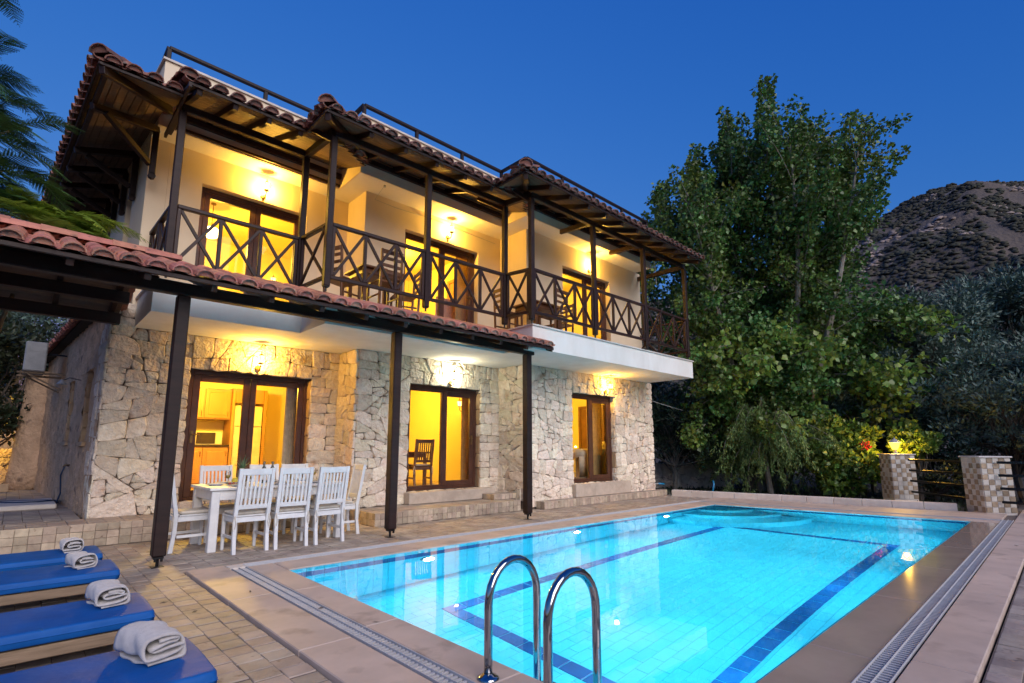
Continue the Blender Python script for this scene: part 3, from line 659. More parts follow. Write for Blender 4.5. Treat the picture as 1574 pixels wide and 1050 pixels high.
# rafters, boards, beams
front_eave = MB().box(1.3, 9.2, 6.30, 12.5, 9.24, 6.34).build('roof_frame', 'wood', villa)
for (x0, x1, ye, yw), hip in zip(secs, (False, True, True)):
    xend = {2.80: lambda a: 2.80 + max(0, a - 6.88) + .0 if a < 8.2 else 4.1, 6.10: lambda a: 6.10 + max(0, a - 6.08) if a < 7.5 else 7.6, 12.62: None}[x1]
    for b in boards(x0, x1, ye, yw, hip, xend): b.build('plank', 'boards', front_eave)
    n = round((x1 - x0) / .62)
    for k in range(n + 1):
        x = x0 + .12 + (x1 - x0 - .2) * k / n; y0 = ye + .03; yend = yw if not hip else min(yw, ye + (x - x0) + .02)
        if hip and yend < ye + .25: continue
        b = MB(); b.beam((x, y0, ZE + (y0 - ye) * SLOPE - .05), (x, yend, ZE + (yend - ye) * SLOPE - .05), .07, .095, c=.005); b.build('rafter', 'wood', front_eave)
    b = MB(); b.box(x0, ye - .012, ZE - .015, x1 + (.0 if x1 < 12 else 0), ye + .012, ZE + .022); b.build('fascia', 'wood', front_eave)
    b = MB(); b.beam((max(1.3, fx1 if x0 == 2.8 else fx2 if x0 == 6.1 else 1.3) - .0, yw - .05, 6.50), (fx1 if x1 == 2.8 else fx2 if x1 == 6.1 else 12.5, yw - .05, 6.50), .07, .10); b.build('wall_plate', 'wood', front_eave)
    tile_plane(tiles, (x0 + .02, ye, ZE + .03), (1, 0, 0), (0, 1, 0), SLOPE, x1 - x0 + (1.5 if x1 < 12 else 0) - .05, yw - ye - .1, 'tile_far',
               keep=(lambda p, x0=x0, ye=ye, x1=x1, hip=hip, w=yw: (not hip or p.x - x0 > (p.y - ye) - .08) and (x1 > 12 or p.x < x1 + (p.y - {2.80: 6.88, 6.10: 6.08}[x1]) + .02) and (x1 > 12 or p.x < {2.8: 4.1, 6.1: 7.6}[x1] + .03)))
for (x0, ye, yn, yw, xw) in ((2.80, 6.88, 7.60, 8.37, fx1), (6.10, 6.08, 6.88, 7.54, fx2)):   # the returns that face left at each step, with hip rafters
    tile_plane(tiles, (x0, yn + .9, ZE + .03), (0, -1, 0), (1, 0, 0), SLOPE, yn + .9 - ye, 1.4, 'tile_far',
               keep=lambda p, x0=x0, ye=ye, yn=yn, xw=xw: (p.x - x0) < (p.y - ye) + .05 and p.y < yn + (p.x - x0) + .05 and p.x < xw - .05)
    ridge(tiles, (x0 - .02, ye - .02, ZE + .08), (xw - .05, ye + xw - x0 - .05, ZE + .08 + (xw - x0) * SLOPE), 'tile_far')
    b = MB(); b.beam((x0 + .03, ye + .03, ZE - .06), (x0 + (yw - ye), yw, ZE + (yw - ye) * SLOPE - .06), .08, .12); b.build('hip_rafter', 'wood', front_eave)
    b = MB(); b.box(x0 - .012, ye + .012, ZE - .015, x0 + .012, yn - .013, ZE + .022); b.build('fascia', 'wood', front_eave)
    b = MB(); b.add([(x0, ye, ZE), (x0 + yw - ye, yw, ZE + (yw - ye) * SLOPE), (x0 + yw - ye, yw + yn - ye, ZE + (yw - ye) * SLOPE), (x0, yn, ZE)], [(0, 1, 2, 3)]); b.build('plank', 'boards', front_eave)
ridge(tiles, (1.20, 7.6, ZE + .06), (1.20, 9.2, ZE + .06 + 1.6 * SLOPE), 'tile_far')
b = MB(); b.box(1.20, 7.58, ZE - .05, 1.235, 9.2, ZE + .02); b.build('fascia', 'wood', front_eave)
# left side eave on brackets, hipped at its front corner
EX, EY = .28, 7.92; ZL = 6.10
def ev_(t, inn_, z=0): return Vector((EX, EY, ZL)) + SV * t + Vector((inn_, 0, inn_ * SLOPE + z))
side_eave = MB().beam(ev_(.1, .09, -.06), ev_(9.6, .09, -.06), .06, .08).build('eave_frame', 'wood', villa)
for k in range(9):
    a, b_ = .92 * k / 9, .92 * (k + 1) / 9 - .008; b = MB()
    A, B2, C2, D_ = ev_(a, a), ev_(9.7, a), ev_(9.7, b_), ev_(b_, b_); u = Vector((0, 0, .02))
    b.add([A, B2, C2, D_, A + u, B2 + u, C2 + u, D_ + u], [(0, 1, 2, 3), (7, 6, 5, 4), (0, 4, 5, 1), (1, 5, 6, 2), (2, 6, 7, 3), (3, 7, 4, 0)]); b.build('plank', 'boards', side_eave)
    A, B2, C2, D_ = ev_(a, a), ev_(b_, b_), Vector((1.24, EY + b_, ZL + b_ * SLOPE)), Vector((1.24, EY + a, ZL + a * SLOPE))
    b = MB(); b.add([A, B2, C2, D_, A + u, B2 + u, C2 + u, D_ + u], [(0, 1, 2, 3), (7, 6, 5, 4), (0, 4, 5, 1), (1, 5, 6, 2), (2, 6, 7, 3), (3, 7, 4, 0)]); b.build('plank', 'boards', side_eave)
b = MB(); b.beam(ev_(0, 0, .01), ev_(9.7, 0, .0), .025, .04); b.build('fascia', 'wood', side_eave)
b = MB(); b.beam((EX, EY, ZL), (1.24, EY, ZL), .025, .04); b.build('fascia', 'wood', side_eave)
b = MB(); b.beam(ev_(.03, .03, -.07), (1.2, EY + .92, ZL + .92 * SLOPE - .07), .08, .11); b.build('hip_rafter', 'wood', side_eave)
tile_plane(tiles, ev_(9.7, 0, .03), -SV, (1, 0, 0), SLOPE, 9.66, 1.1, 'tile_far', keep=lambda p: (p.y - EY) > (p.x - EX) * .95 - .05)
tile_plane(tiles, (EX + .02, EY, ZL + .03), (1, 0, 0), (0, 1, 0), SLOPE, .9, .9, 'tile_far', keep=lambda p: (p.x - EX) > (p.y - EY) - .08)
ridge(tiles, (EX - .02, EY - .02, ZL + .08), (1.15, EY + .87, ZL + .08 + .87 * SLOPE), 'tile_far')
for k in range(10):
    t = 1.72 + k * .82 if k else .95
    wall_t = t
    top = ev_(t, .06, -.12); wl = Vector((UX - .03, 0, 0)) + Vector((SK * (top.y - Y1), top.y, 0))
    if k == 0: wl = Vector((1.14, top.y + .5, 0))
    b = MB(); b.beam(top, (wl.x, wl.y, ZL + .8 * SLOPE - .12), .08, .10); br = b.build('bracket', 'wood', side_eave)
    b = MB(); b.beam((wl.x - .02, wl.y, ZL - .62), (wl.x - .02, wl.y, ZL + .12), .08, .08, up=(1, 0, 0)); b.tube([(wl.x - .02, wl.y - .04, ZL - .64), (wl.x - .02, wl.y + .04, ZL - .64)], .05, 8); b.build('post', 'wood', br)
    b = MB(); b.beam((wl.x - .06, wl.y, ZL - .46), top + Vector((.16, 0, -.03)), .07, .08); b.build('strut', 'wood', br)
pieces(villa, 'roof_tile', tiles, 292, 'roof_tile_field')
# small tiled canopy over the side wall
cap = []
co = sp(L_, -.16, 3.46)
tile_plane(cap, co, -SV, (1, 0, 0), .55, L_ - .05, .42, 'tile', pitch=.215)
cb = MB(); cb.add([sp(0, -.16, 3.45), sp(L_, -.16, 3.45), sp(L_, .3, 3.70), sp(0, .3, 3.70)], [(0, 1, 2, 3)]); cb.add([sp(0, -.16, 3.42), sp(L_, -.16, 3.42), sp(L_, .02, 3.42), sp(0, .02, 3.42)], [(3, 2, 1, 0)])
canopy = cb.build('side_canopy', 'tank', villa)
pieces(canopy, 'roof_tile', cap, 120, 'roof_tile_field')

# ------------------------------------------------------------------ balcony posts, beam and railings
def bpost(x, y, w=.095):
    b = MB(); b.cbox(x - w / 2, y - w / 2, ZB + .075, x + w / 2, y + w / 2, 6.05, .008); p = b.build('balcony_post', 'wood', villa)
    b = MB(); b.tube([(x, y, ZB), (x, y, ZB + .08)], .016, 8); b.box(x - .04, y - .04, ZB + .06, x + .04, y + .04, ZB + .074); b.build('post_foot', 'metal_black', p); return p
PL, P1, P2, PM, PA_, PB_, PC_, PD_, PE_ = (1.27, 8.24), (3.05, 8.22), (3.12, 7.32), (4.86, 7.28), (6.66, 7.24), (6.78, 6.62), (8.70, 6.62), (10.60, 6.58), (12.66, 6.62)
for q in (PL, P1, P2, PM, PA_, PB_, PC_, PD_, PE_): bpost(*q)
bpost(12.66, 8.3)
for p, q in ((PL, P1), (P1, P2), (P2, PA_), (PA_, PB_), (PB_, PE_), (PE_, (12.66, 8.3))):
    b = MB(); b.beam((*p, 6.11), (*q, 6.11), .085, .115, c=.008); b.build('eave_beam', 'wood', front_eave)
for p, q in ((P2, (2.72, 7.67)), (P2, (3.5, 7.7)), (PA_, (6.3, 7.67)), (PB_, (6.45, 6.9))): 
    b = MB(); b.beam((*p, 5.98), (*q, 6.26), .06, .07); b.build('brace', 'wood', front_eave)
for q in (PL, P2, PB_, PC_, PD_):
    yy = {PL: F1, P2: F2, PB_: F3, PC_: F3, PD_: F3}[q]
    b = MB(); b.beam((q[0], q[1] + .05, 6.16), (q[0], yy, 6.22), .07, .10); b.build('tie_beam', 'wood', front_eave)
def railing(p, q, n):
    p, q = Vector((*p, 0)), Vector((*q, 0)); d = (q - p).normalized(); L = (q - p).length; a = p + d * .05; e2 = q - d * .05
    zt, zl = 4.62, 3.79; b = MB(); b.beam(a + Vector((0, 0, zt)), e2 + Vector((0, 0, zt)), .075, .055, c=.008); r_ = b.build('balcony_railing', 'wood_rail', villa)
    b = MB(); b.beam(a + Vector((0, 0, zl)), e2 + Vector((0, 0, zl)), .055, .055); b.build('bottom_rail', 'wood_rail', r_)
    z = lambda v, h: Vector((v.x, v.y, h))
    for k in range(n + 1):
        c = a.lerp(e2, k / n)
        if 0 < k < n or True: c = a + d * .025 if k == 0 else e2 - d * .025 if k == n else c
        b = MB(); b.beam(z(c, zl + .028), z(c, zt - .028), .05, .05, up=d); b.build('upright', 'wood_rail', r_)
    for k in range(n):
        c0, c1 = a.lerp(e2, k / n) + d * (.05 if k == 0 else .026), a.lerp(e2, (k + 1) / n) - d * (.05 if k == n - 1 else .026); nr = d.cross(Vector((0, 0, 1)))
        for s, (u, v) in ((1, (zl, zt)), (-1, (zt, zl))):
            u += .04 if u == zl else -.04; v += .04 if v == zl else -.04
            b = MB(); b.beam(z(c0, u) + nr * s * .009, z(c1, v) + nr * s * .009, .034, .045, c=.004); b.build('cross_brace', 'wood_rail', r_)
    return r_
railing((1.24, 9.68), PL, 2); railing(PL, P1, 3); railing(P1, P2, 1); railing(P2, PM, 3); railing(PM, PA_, 3); railing(PA_, PB_, 1); railing(PB_, PC_, 3); railing(PC_, PD_, 3); railing(PD_, PE_, 3); railing(PE_, (12.66, 8.3), 2); railing((12.66, 8.3), (12.66, 9.6), 2)

# ------------------------------------------------------------------ glazed doors and the rooms behind them
def glazed_door(d, y, split, heavy, handle_x, handed=1):
    x0, x1, z0, z1 = d; yf = y + .13; b = MB(); w = .075
    b.cbox(x0, yf, z0, x0 + w, yf + .09, z1); b.cbox(x1 - w, yf, z0, x1, yf + .09, z1); b.cbox(x0 + w, yf, z1 - w, x1 - w, yf + .09, z1); b.cbox(x0 + w, yf, z0, x1 - w, yf + .09, z0 + .05)
    door = b.build('glass_door', 'wood_frame', villa)
    zi0, zi1 = z0 + .052, z1 - w - .002
    for (a, c, fr) in ((x0 + w + .002, split, heavy[0]), (split + .002, x1 - w - .002, heavy[1])):
        b = MB(); yy = yf + .012
        b.cbox(a, yy, zi0, a + fr, yy + .06, zi1); b.cbox(c - fr, yy, zi0, c, yy + .06, zi1); b.cbox(a + fr, yy, zi1 - fr, c - fr, yy + .06, zi1); b.cbox(a + fr, yy, zi0, c - fr, yy + .06, zi0 + fr)
        lf = b.build('leaf', 'wood_frame', door)
        b = MB(); b.add([(a + fr, yy + .03, zi0 + fr), (c - fr, yy + .03, zi0 + fr), (c - fr, yy + .03, zi1 - fr), (a + fr, yy + .03, zi1 - fr)], [(0, 1, 2, 3)]); b.build('pane', 'glass', door)
    if handle_x:
        hz = z0 + 1.02; b = MB(); b.cbox(handle_x - .02, yf - .008, hz - .10, handle_x + .02, yf + .012, hz + .10, .004); b.tube([(handle_x, yf, hz + .04), (handle_x, yf - .05, hz + .04), (handle_x + .11 * handed, yf - .05, hz + .04)], .010, 6); b.build('handle', 'brass', door)
    return door
glazed_door(D1, Y1, 2.94, (.11, .10), 2.09, 1); glazed_door(D2, Y2, 6.58, (.04, .11), 7.36, -1); glazed_door(D3, Y3, 10.45, (.04, .11), 11.2, -1)
glazed_door(U1, Y1, 2.80, (.09, .09), None); glazed_door(U2, Y2, 6.45, (.04, .10), 7.25, -1); glazed_door(U3, Y3, 10.35, (.04, .10), None)
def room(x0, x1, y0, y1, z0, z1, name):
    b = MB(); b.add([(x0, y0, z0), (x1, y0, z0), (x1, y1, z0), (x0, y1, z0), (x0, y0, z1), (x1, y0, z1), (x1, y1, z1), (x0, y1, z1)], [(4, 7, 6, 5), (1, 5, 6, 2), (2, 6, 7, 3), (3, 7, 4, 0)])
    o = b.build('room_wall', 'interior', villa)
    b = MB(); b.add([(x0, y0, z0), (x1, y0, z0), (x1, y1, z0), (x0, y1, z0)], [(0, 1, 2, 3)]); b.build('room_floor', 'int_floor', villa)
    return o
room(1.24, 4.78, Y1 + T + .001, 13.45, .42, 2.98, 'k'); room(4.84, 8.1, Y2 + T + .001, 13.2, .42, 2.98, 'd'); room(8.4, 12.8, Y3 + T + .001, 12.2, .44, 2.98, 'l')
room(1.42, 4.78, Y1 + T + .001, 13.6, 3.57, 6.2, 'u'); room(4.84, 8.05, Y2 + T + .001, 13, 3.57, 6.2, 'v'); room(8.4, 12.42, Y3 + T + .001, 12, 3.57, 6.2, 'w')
# ------------------------------------------------------------------ pergola with a clay tile roof
pergola = thing('pergola', 'dark timber pergola with clay tile roof on three posts beside the pool', 'pergola', (4.2, 6.98, 0))
PYB = 6.97
for i, (x, y) in enumerate(((1.275, 7.0), (4.14, 6.97), (6.97, 6.94), (-2.6, 7.02))):
    w = .135; b = MB(); b.cbox(x - w / 2, y - w / 2, .085, x + w / 2, y + w / 2, 3.03, .012); p = b.build('post', 'wood', pergola)
    b = MB(); b.tube([(x, y, PZ), (x, y, .07)], .016, 8); b.cbox(x - .05, y - .05, .058, x + .05, y + .05, .083, .004); b.cbox(x - .06, y - .06, PZ, x + .06, y + .06, PZ + .008, .003)
    for s in (-1, 1):
        b.cbox(x + s * .03 - .012, y - .055, .03, x + s * .03 + .012, y - .03, .066, .003)
    b.build('post_foot', 'metal_black', p)
b = MB(); b.beam((-3.2, PYB + .03, 3.105), (7.12, PYB - .03, 3.105), .12, .145, c=.01); b.build('front_beam', 'wood', pergola)
PE0, PS = 6.46, .34; ZP = 3.10                            # eave line, slope and height of the boarding
def pz(y): return ZP + (y - PE0) * PS
ytop = lambda x: 8.10 if x < 1.0 else 7.75 if x < 3.1 else 7.36
xr = [-3.0 + .0]
for k in range(17):
    x = -2.95 + k * .632
    if x > 7.12: break
    yt = ytop(x); b = MB(); b.beam((x, PE0 + .03, pz(PE0 + .03) - .05), (x, yt, pz(yt) - .05), .065, .095, c=.006); b.build('rafter', 'wood', pergola)
    if x < 1.0:
        b = MB(); b.beam((x, 8.1, pz(8.1) - .05), (x, 9.75, pz(8.1) - .05 - 1.65 * .24), .065, .095, c=.006); b.build('rafter', 'wood', pergola)
for k in range(12):                                       # boarding
    for (x0, x1, y0, y1) in ((-3.1, 1.02, PE0, 8.10), (1.03, 3.13, PE0, 7.75), (3.14, 7.18, PE0, 7.36)):
        a, c = y0 + (y1 - y0) * k / 12, y0 + (y1 - y0) * (k + 1) / 12 - .007; b = MB()
        v = [(x0, a, pz(a)), (x1, a, pz(a)), (x1, c, pz(c)), (x0, c, pz(c))]; v += [(p[0], p[1], p[2] + .02) for p in v]
        b.add(v, [(3, 2, 1, 0), (4, 5, 6, 7), (0, 1, 5, 4), (1, 2, 6, 5), (2, 3, 7, 6), (3, 0, 4, 7)]); b.build('plank', 'boards', pergola)
    a, c = 8.10 + 1.65 * k / 12, 8.10 + 1.65 * (k + 1) / 12 - .007; zr = lambda y: pz(8.1) - (y - 8.1) * .24
    b = MB(); v = [(-3.1, a, zr(a)), (.95, a, zr(a)), (.95, c, zr(c)), (-3.1, c, zr(c))]; v += [(p[0], p[1], p[2] + .02) for p in v]
    b.add(v, [(3, 2, 1, 0), (4, 5, 6, 7), (0, 1, 5, 4), (1, 2, 6, 5), (2, 3, 7, 6), (3, 0, 4, 7)]); b.build('plank', 'boards', pergola)
for y, h in ((7.6, .16), (8.1, .2), (8.75, .16), (9.45, .16)):     # long purlins under the left end
    z = (pz(y) if y <= 8.1 else pz(8.1) - (y - 8.1) * .24) - .19; x1 = .95 if y > 8 else 1.1
    b = MB(); b.beam((-3.1, y, z), (x1, y, z), .10, h); b.build('purlin', 'wood', pergola)
b = MB(); b.beam((-3.1, PE0, ZP + .005), (7.19, PE0, ZP + .005), .03, .05); b.build('fascia', 'wood', pergola)
b = MB(); b.beam((7.19, PE0 + .02, ZP), (7.19, 7.36, pz(7.36)), .03, .10); b.build('fascia', 'wood', pergola)
tl = []
tile_plane(tl, (-3.05, PE0, ZP + .035), (1, 0, 0), (0, 1, 0), PS, 10.2, 1.62, 'tile', pitch=.226, keep=lambda p: p.y < ytop(p.x) - .1)
tile_plane(tl, (.95, 9.75, pz(8.1) - 1.65 * .24 + .035), (-1, 0, 0), (0, -1, 0), .24, 4.0, 1.6, 'tile', pitch=.226)
ridge(tl, (-3.1, 8.1, pz(8.1) + .07), (1.0, 8.1, pz(8.1) + .07), 'tile')
pieces(pergola, 'roof_tile', tl, 292, 'roof_tile_field')

# ------------------------------------------------------------------ pool
WZ, FL = -.012, -1.50
basin = MB()
quad = [PA, PD, PC, PB]                                     # seen from above, inner faces
basin.add([(*p, -.02) for p in quad] + [(*p, FL - .01) for p in quad], [(0, 4, 5, 1), (1, 5, 6, 2), (2, 6, 7, 3), (3, 7, 4, 0), (4, 7, 6, 5)])
pool = basin.build('pool_basin', 'pool_grout', kind='structure'); pool['label'] = 'swimming pool basin of pale blue tiles with a navy border line'
it = []; nv = []
rp = random.Random(4)
tw, td = .25, .125
lx0, lx1, ly0, ly1, lw = 3.52, 10.25, 1.98, 4.83, .165      # navy line on the floor
pm = [slab_mesh(tw - .004, td - .004, .012, .0006, 'pool_pale') for _ in range(2)]
def in_line(x, y): return (lx0 <= x <= lx1 and ly0 <= y <= ly1) and not (lx0 + lw < x < lx1 - lw and ly0 + lw < y < ly1 - lw)
y = PC[1] + td / 2; j = 0
while y < PA[1]:
    x = PA[0] + tw / 2 + (tw / 2 if j % 2 else 0); j += 1
    while x < PB[0] + (PC[0] - PB[0]) * (PA[1] - y) / (PA[1] - PC[1]) - .05:
        it.append((rp.choice(pm), Matrix.Translation((x, y, FL + rp.uniform(-.001, .001))), .15, None))
        x += tw
    y += td
pieces(pool, 'pool_tile', it, 250, 'pool_tile_field')
nm = slab_mesh(.25 - .012, lw, .02, .003, 'pool_navy'); nm2 = slab_mesh(lw, .25 - .012, .02, .003, 'pool_navy')
n = round((lx1 - lx0) / .25)
for k in range(n):
    for y0 in (ly0, ly1 - lw): nv.append((nm, Matrix.Translation((lx0 + (k + .5) * (lx1 - lx0) / n, y0 + lw / 2, FL + .008)), .2, None))
n = round((ly1 - ly0 - 2 * lw) / .25)
for k in range(n):
    for x0 in (lx0, lx1 - lw): nv.append((nm2, Matrix.Translation((x0 + lw / 2, ly0 + lw + (k + .5) * (ly1 - ly0 - 2 * lw) / n, FL + .008)), .2, None))
wt = []                                                   # walls: pale tiles with one navy row below the rim
for p, q in zip(quad, quad[1:] + quad[:1]):
    p, q = Vector((*p, 0)), Vector((*q, 0)); L = (q - p).length; eu = (q - p) / L; ev = Vector((0, 0, 1)); en = eu.cross(ev)
    if en.dot(Vector((7, 3.5, 0)) - p) < 0: eu = -eu; p, q = q, p; en = eu.cross(ev)
    n = round(L / .2); w = L / n; rows_ = [(-.021, -.20)] + [(-.203, -.405)] + [(-.405 - .1365 * i_, -.405 - .1365 * (i_ + 1)) for i_ in range(8)]
    for r_, (za, zb_) in enumerate(rows_):
        m_ = slab_mesh(w - (.008 if r_ == 1 else .003), za - zb_ - .003, .012, .001, 'pool_navy' if r_ == 1 else 'pool_pale')
        for k in range(n): (nv if r_ == 1 else wt).append((m_, basis(p + eu * (k + .5) * w + ev * (za + zb_) / 2 + en * .012, eu, ev, en), .18 if r_ == 1 else .1, None))
pieces(pool, 'line_tile', nv, 290, 'line_tile_field')
pieces(pool, 'wall_tile', wt, 0, 'wall_tile_field')
for r_, zt in ((1.05, -.95), (.75, -.63), (.45, -.31)):      # quarter-round corner steps at the far house end
    b = MB(); s_ = 1.9; pts = [(PB[0] - .02, PB[1] - .02)]
    for k in range(13):
        a = math.pi + (math.pi / 2) * k / 12; pts.append((PB[0] - .02 + math.cos(a) * r_ * s_, PB[1] - .02 + math.sin(a) * r_ * s_))
    b.prism(pts, FL + .001, zt); b.build('pool_step', 'pool_pale', pool)
# water: one flat sheet with the slightest ripple
wm = bpy.data.materials.new('pool_water'); wm.use_nodes = True; wt_ = wm.node_tree; wt_.nodes.clear(); L_n = wt_.links.new
wo_ = wt_.nodes.new('ShaderNodeOutputMaterial'); rf = wt_.nodes.new('ShaderNodeBsdfRefraction'); gl = wt_.nodes.new('ShaderNodeBsdfGlossy'); fr = wt_.nodes.new('ShaderNodeFresnel'); mx_ = wt_.nodes.new('ShaderNodeMixShader')
rf.inputs['IOR'].default_value = 1.333; rf.inputs['Roughness'].default_value = 0; rf.inputs['Color'].default_value = (.90, .97, 1, 1); gl.inputs['Roughness'].default_value = 0.0; fr.inputs[0].default_value = 1.333
nz_ = wt_.nodes.new('ShaderNodeTexNoise'); nz_.inputs['Scale'].default_value = 1.6; nz_.inputs['Detail'].default_value = 3; ge_ = wt_.nodes.new('ShaderNodeNewGeometry'); L_n(ge_.outputs['Position'], nz_.inputs['Vector'])
bp_ = wt_.nodes.new('ShaderNodeBump'); bp_.inputs['Strength'].default_value = .12; bp_.inputs['Distance'].default_value = .012; L_n(nz_.outputs['Fac'], bp_.inputs['Height'])
for q in (rf, gl, fr): L_n(bp_.outputs[0], q.inputs['Normal'])
L_n(fr.outputs[0], mx_.inputs[0]); L_n(rf.outputs[0], mx_.inputs[1]); L_n(gl.outputs[0], mx_.inputs[2]); L_n(mx_.outputs[0], wo_.inputs['Surface'])
M['water'] = wm
b = MB(); b.add([(*PD, WZ), (*PC, WZ), (*PB, WZ), (*PA, WZ)], [(0, 1, 2, 3)]); b.build('pool_water', 'water', kind='structure')
# underwater lamps, the unseen ones on the near long wall are added to light the basin
lab = ['lit underwater lamp in the pool wall nearest the table', 'lit underwater lamp in the middle of the house side pool wall', 'lit underwater lamp by the corner steps of the pool']
for i, (x, y, rz) in enumerate(((3.95, PA[1], 0), (6.85, 5.75, 0), (9.6, 5.73, 0), (4.2, PD[1], math.pi), (7.2, PD[1], math.pi), (10.4, PD[1], math.pi))):
    t = thing('pool_lamp', lab[i] if i < 3 else 'underwater lamp in the long pool wall below the wet overflow edge', 'pool lamp', (x, y, -.55), rz, 'lamps under the water')
    def loc(b): return b
    mt = WM[t.name]; b = MB(); b.lathe([(.10, .014), (.10, .03), (.075, .045)], (0, 0, 0), 20, axis='y')
    b.v = [tuple(mt @ Vector((v[0], v[1], v[2]))) for v in b.v]; b.build('rim', 'steel', t)
    b = MB(); b.lathe([(.074, .03), (.05, .048), (.001, .052)], (0, 0, 0), 20, axis='y', cap=False); b.v = [tuple(mt @ Vector(v)) for v in b.v]; b.build('lens', 'pool_lamp', t)
    ld = bpy.data.lights.new('pool_light', 'AREA'); ld.shape = 'DISK'; ld.size = .14; ld.energy = 92; ld.color = (.72, .93, 1)
    lo = bpy.data.objects.new('pool_light', ld); C.objects.link(lo); adopt(lo, t); ld.spread = math.pi
    lo.matrix_basis = mt @ Matrix.Translation((0, -.075, 0)) @ Matrix.Rotation(R(-90), 4, 'X')

# coping stones, drains and grates
coping = MB().box(CX0 + .01, CY0 + .01, -.34, PD[0] - .05, CY1 - .01, -.12).box(PD[0] - .05, CY0 + .01, -.34, CX1 + 1.2, PD[1] - .06, -.12).box(PD[0] - .05, PA[1] + .06, -.34, CX1 + .4, CY1 - .01, -.12).build('pool_coping', 'channel', kind='structure')
GX0, GX1 = 1.79, 1.955; GYa, GYb = 6.20, 6.365; GYc, GYd = .79, .955
def far_x(y, off): return PB[0] + (PC[0] - PB[0]) * (PA[1] - y) / (PA[1] - PC[1]) + off
def cop(poly, m='deck', h=.06, z=0):
    cx_ = sum(p[0] for p in poly) / 4; cy_ = sum(p[1] for p in poly) / 4
    q = [(cx_ + (x - cx_) * (1 - .003 / max(.1, abs(x - cx_))), cy_ + (y_ - cy_) * (1 - .003 / max(.1, abs(y_ - cy_)))) for x, y_ in poly]
    b = MB(); b.hexa([(x, y_, z - h) for x, y_ in q] + [(x, y_, z) for x, y_ in q], .006)
    b.build('coping_slab', m, coping)
n = 4
for k in range(n):                                         # near short side: outer strip and inner strip
    y0, y1 = GYd + (GYa - GYd) * k / n, GYd + (GYa - GYd) * (k + 1) / n
    cop([(GX1, y0), (PD[0] + .006, y0), (PD[0] + .006, y1), (GX1, y1)])
    y0, y1 = CY0 + (CY1 - CY0) * k / n, CY0 + (CY1 - CY0) * (k + 1) / n
    cop([(CX0, y0), (GX0, y0), (GX0, y1), (CX0, y1)])
n = 6
for k in range(n):                                         # house side
    f = lambda t: PD[0] + .01 + (PB[0] - PD[0]) * t
    x0, x1 = f(k / n), f((k + 1) / n); yy = lambda x: PA[1] - .006 + (PB[1] - PA[1]) * (x - PA[0]) / (PB[0] - PA[0])
    cop([(x0, yy(x0)), (x1, yy(x1)), (x1, GYa), (x0, GYa)])
    x0, x1 = GX0 + .002 + (12.9 - GX0) * k / n, GX0 + .002 + (12.9 - GX0) * (k + 1) / n
    cop([(x0, GYb), (x1, GYb), (x1, CY1), (x0, CY1)])
    x0, x1 = PD[0] + (PC[0] - PD[0]) * k / n, PD[0] + (PC[0] - PD[0]) * (k + 1) / n     # wet far side where the water runs over
    cop([(x0, GYd), (x1, GYd), (x1, PD[1] + .004), (x0, PD[1] + .004)], 'deck_wet', z=-.008)
    x0, x1 = GX0 + .002 + (15.3 - GX0) * k / n, GX0 + .002 + (15.3 - GX0) * (k + 1) / n
    cop([(x0, CY0), (x1, CY0), (x1, GYc), (x0, GYc)])
n = 5
for k in range(n):                                         # far short side
    y0, y1 = GYd + (GYa - GYd) * k / n, GYd + (GYa - GYd) * (k + 1) / n
    cop([(far_x(y0, 0), y0), (far_x(y0, .34), y0), (far_x(y1, .34), y1), (far_x(y1, 0), y1)])
    y0, y1 = GYd + (CY1 - GYd) * k / n, GYd + (CY1 - GYd) * (k + 1) / n
    cop([(far_x(y0, .505), y0), (far_x(y0, 1.75), y0), (far_x(y1, 1.75), y1), (far_x(y1, .505), y1)])
def grate(label, p, q, w, step=.042):
    p, q = Vector(p), Vector(q); d = (q - p).normalized(); s = Vector((-d.y, d.x, 0)); L = (q - p).length
    t = thing('drain_grate', label, 'drain grate', p.lerp(q, .5), 0, 'slatted drains round the pool')
    b = MB()
    for o in (-w / 2 + .008, 0, w / 2 - .008): b.beam(p + s * o, q + s * o, .004 if o == 0 else .006, .02, c=.001)
    b.build('frame', 'grate', t)
    b = MB(); n_ = int(L / step); z = Vector((0, 0, .0))
    for k in range(n_):
        c = p + d * (k + .5) * step; b.add([c - s * (w / 2 - .014) + d * .009, c + s * (w / 2 - .014) + d * .009, c + s * (w / 2 - .014) - d * .009, c - s * (w / 2 - .014) - d * .009] +
              [c - s * (w / 2 - .014) + d * .009 - Vector((0, 0, .016)), c + s * (w / 2 - .014) + d * .009 - Vector((0, 0, .016)), c + s * (w / 2 - .014) - d * .009 - Vector((0, 0, .016)), c - s * (w / 2 - .014) - d * .009 - Vector((0, 0, .016))],
              [(3, 2, 1, 0), (0, 1, 5, 4), (2, 3, 7, 6), (1, 2, 6, 5), (3, 0, 4, 7)])
    b.build('slats', 'grate', t, kind='stuff')
    b = MB(); b.beam(p - Vector((0, 0, .06)), q - Vector((0, 0, .06)), w - .004, .02, c=.001); b.build('channel', 'channel', t)
gx = (GX0 + GX1) / 2
grate('grey slatted drain along the near short end of the pool', (gx, .96, -.006), (gx, GYa - .003, -.006), .155)
grate('grey slatted drain between the pool and the dining table', (GX1 + .003, (GYa + GYb) / 2, -.006), (12.6, (GYa + GYb) / 2, -.006), .155, .042)
grate('grey slatted drain beside the wet overflow edge of the pool', (GX1 + .003, (GYc + GYd) / 2, -.006), (13.0, (GYc + GYd) / 2, -.006), .155, .042)
grate('grey slatted drain across the far short end of the pool', (far_x(GYd, .42), GYd, -.006), (far_x(GYa, .42), GYa, -.006), .155, .045)
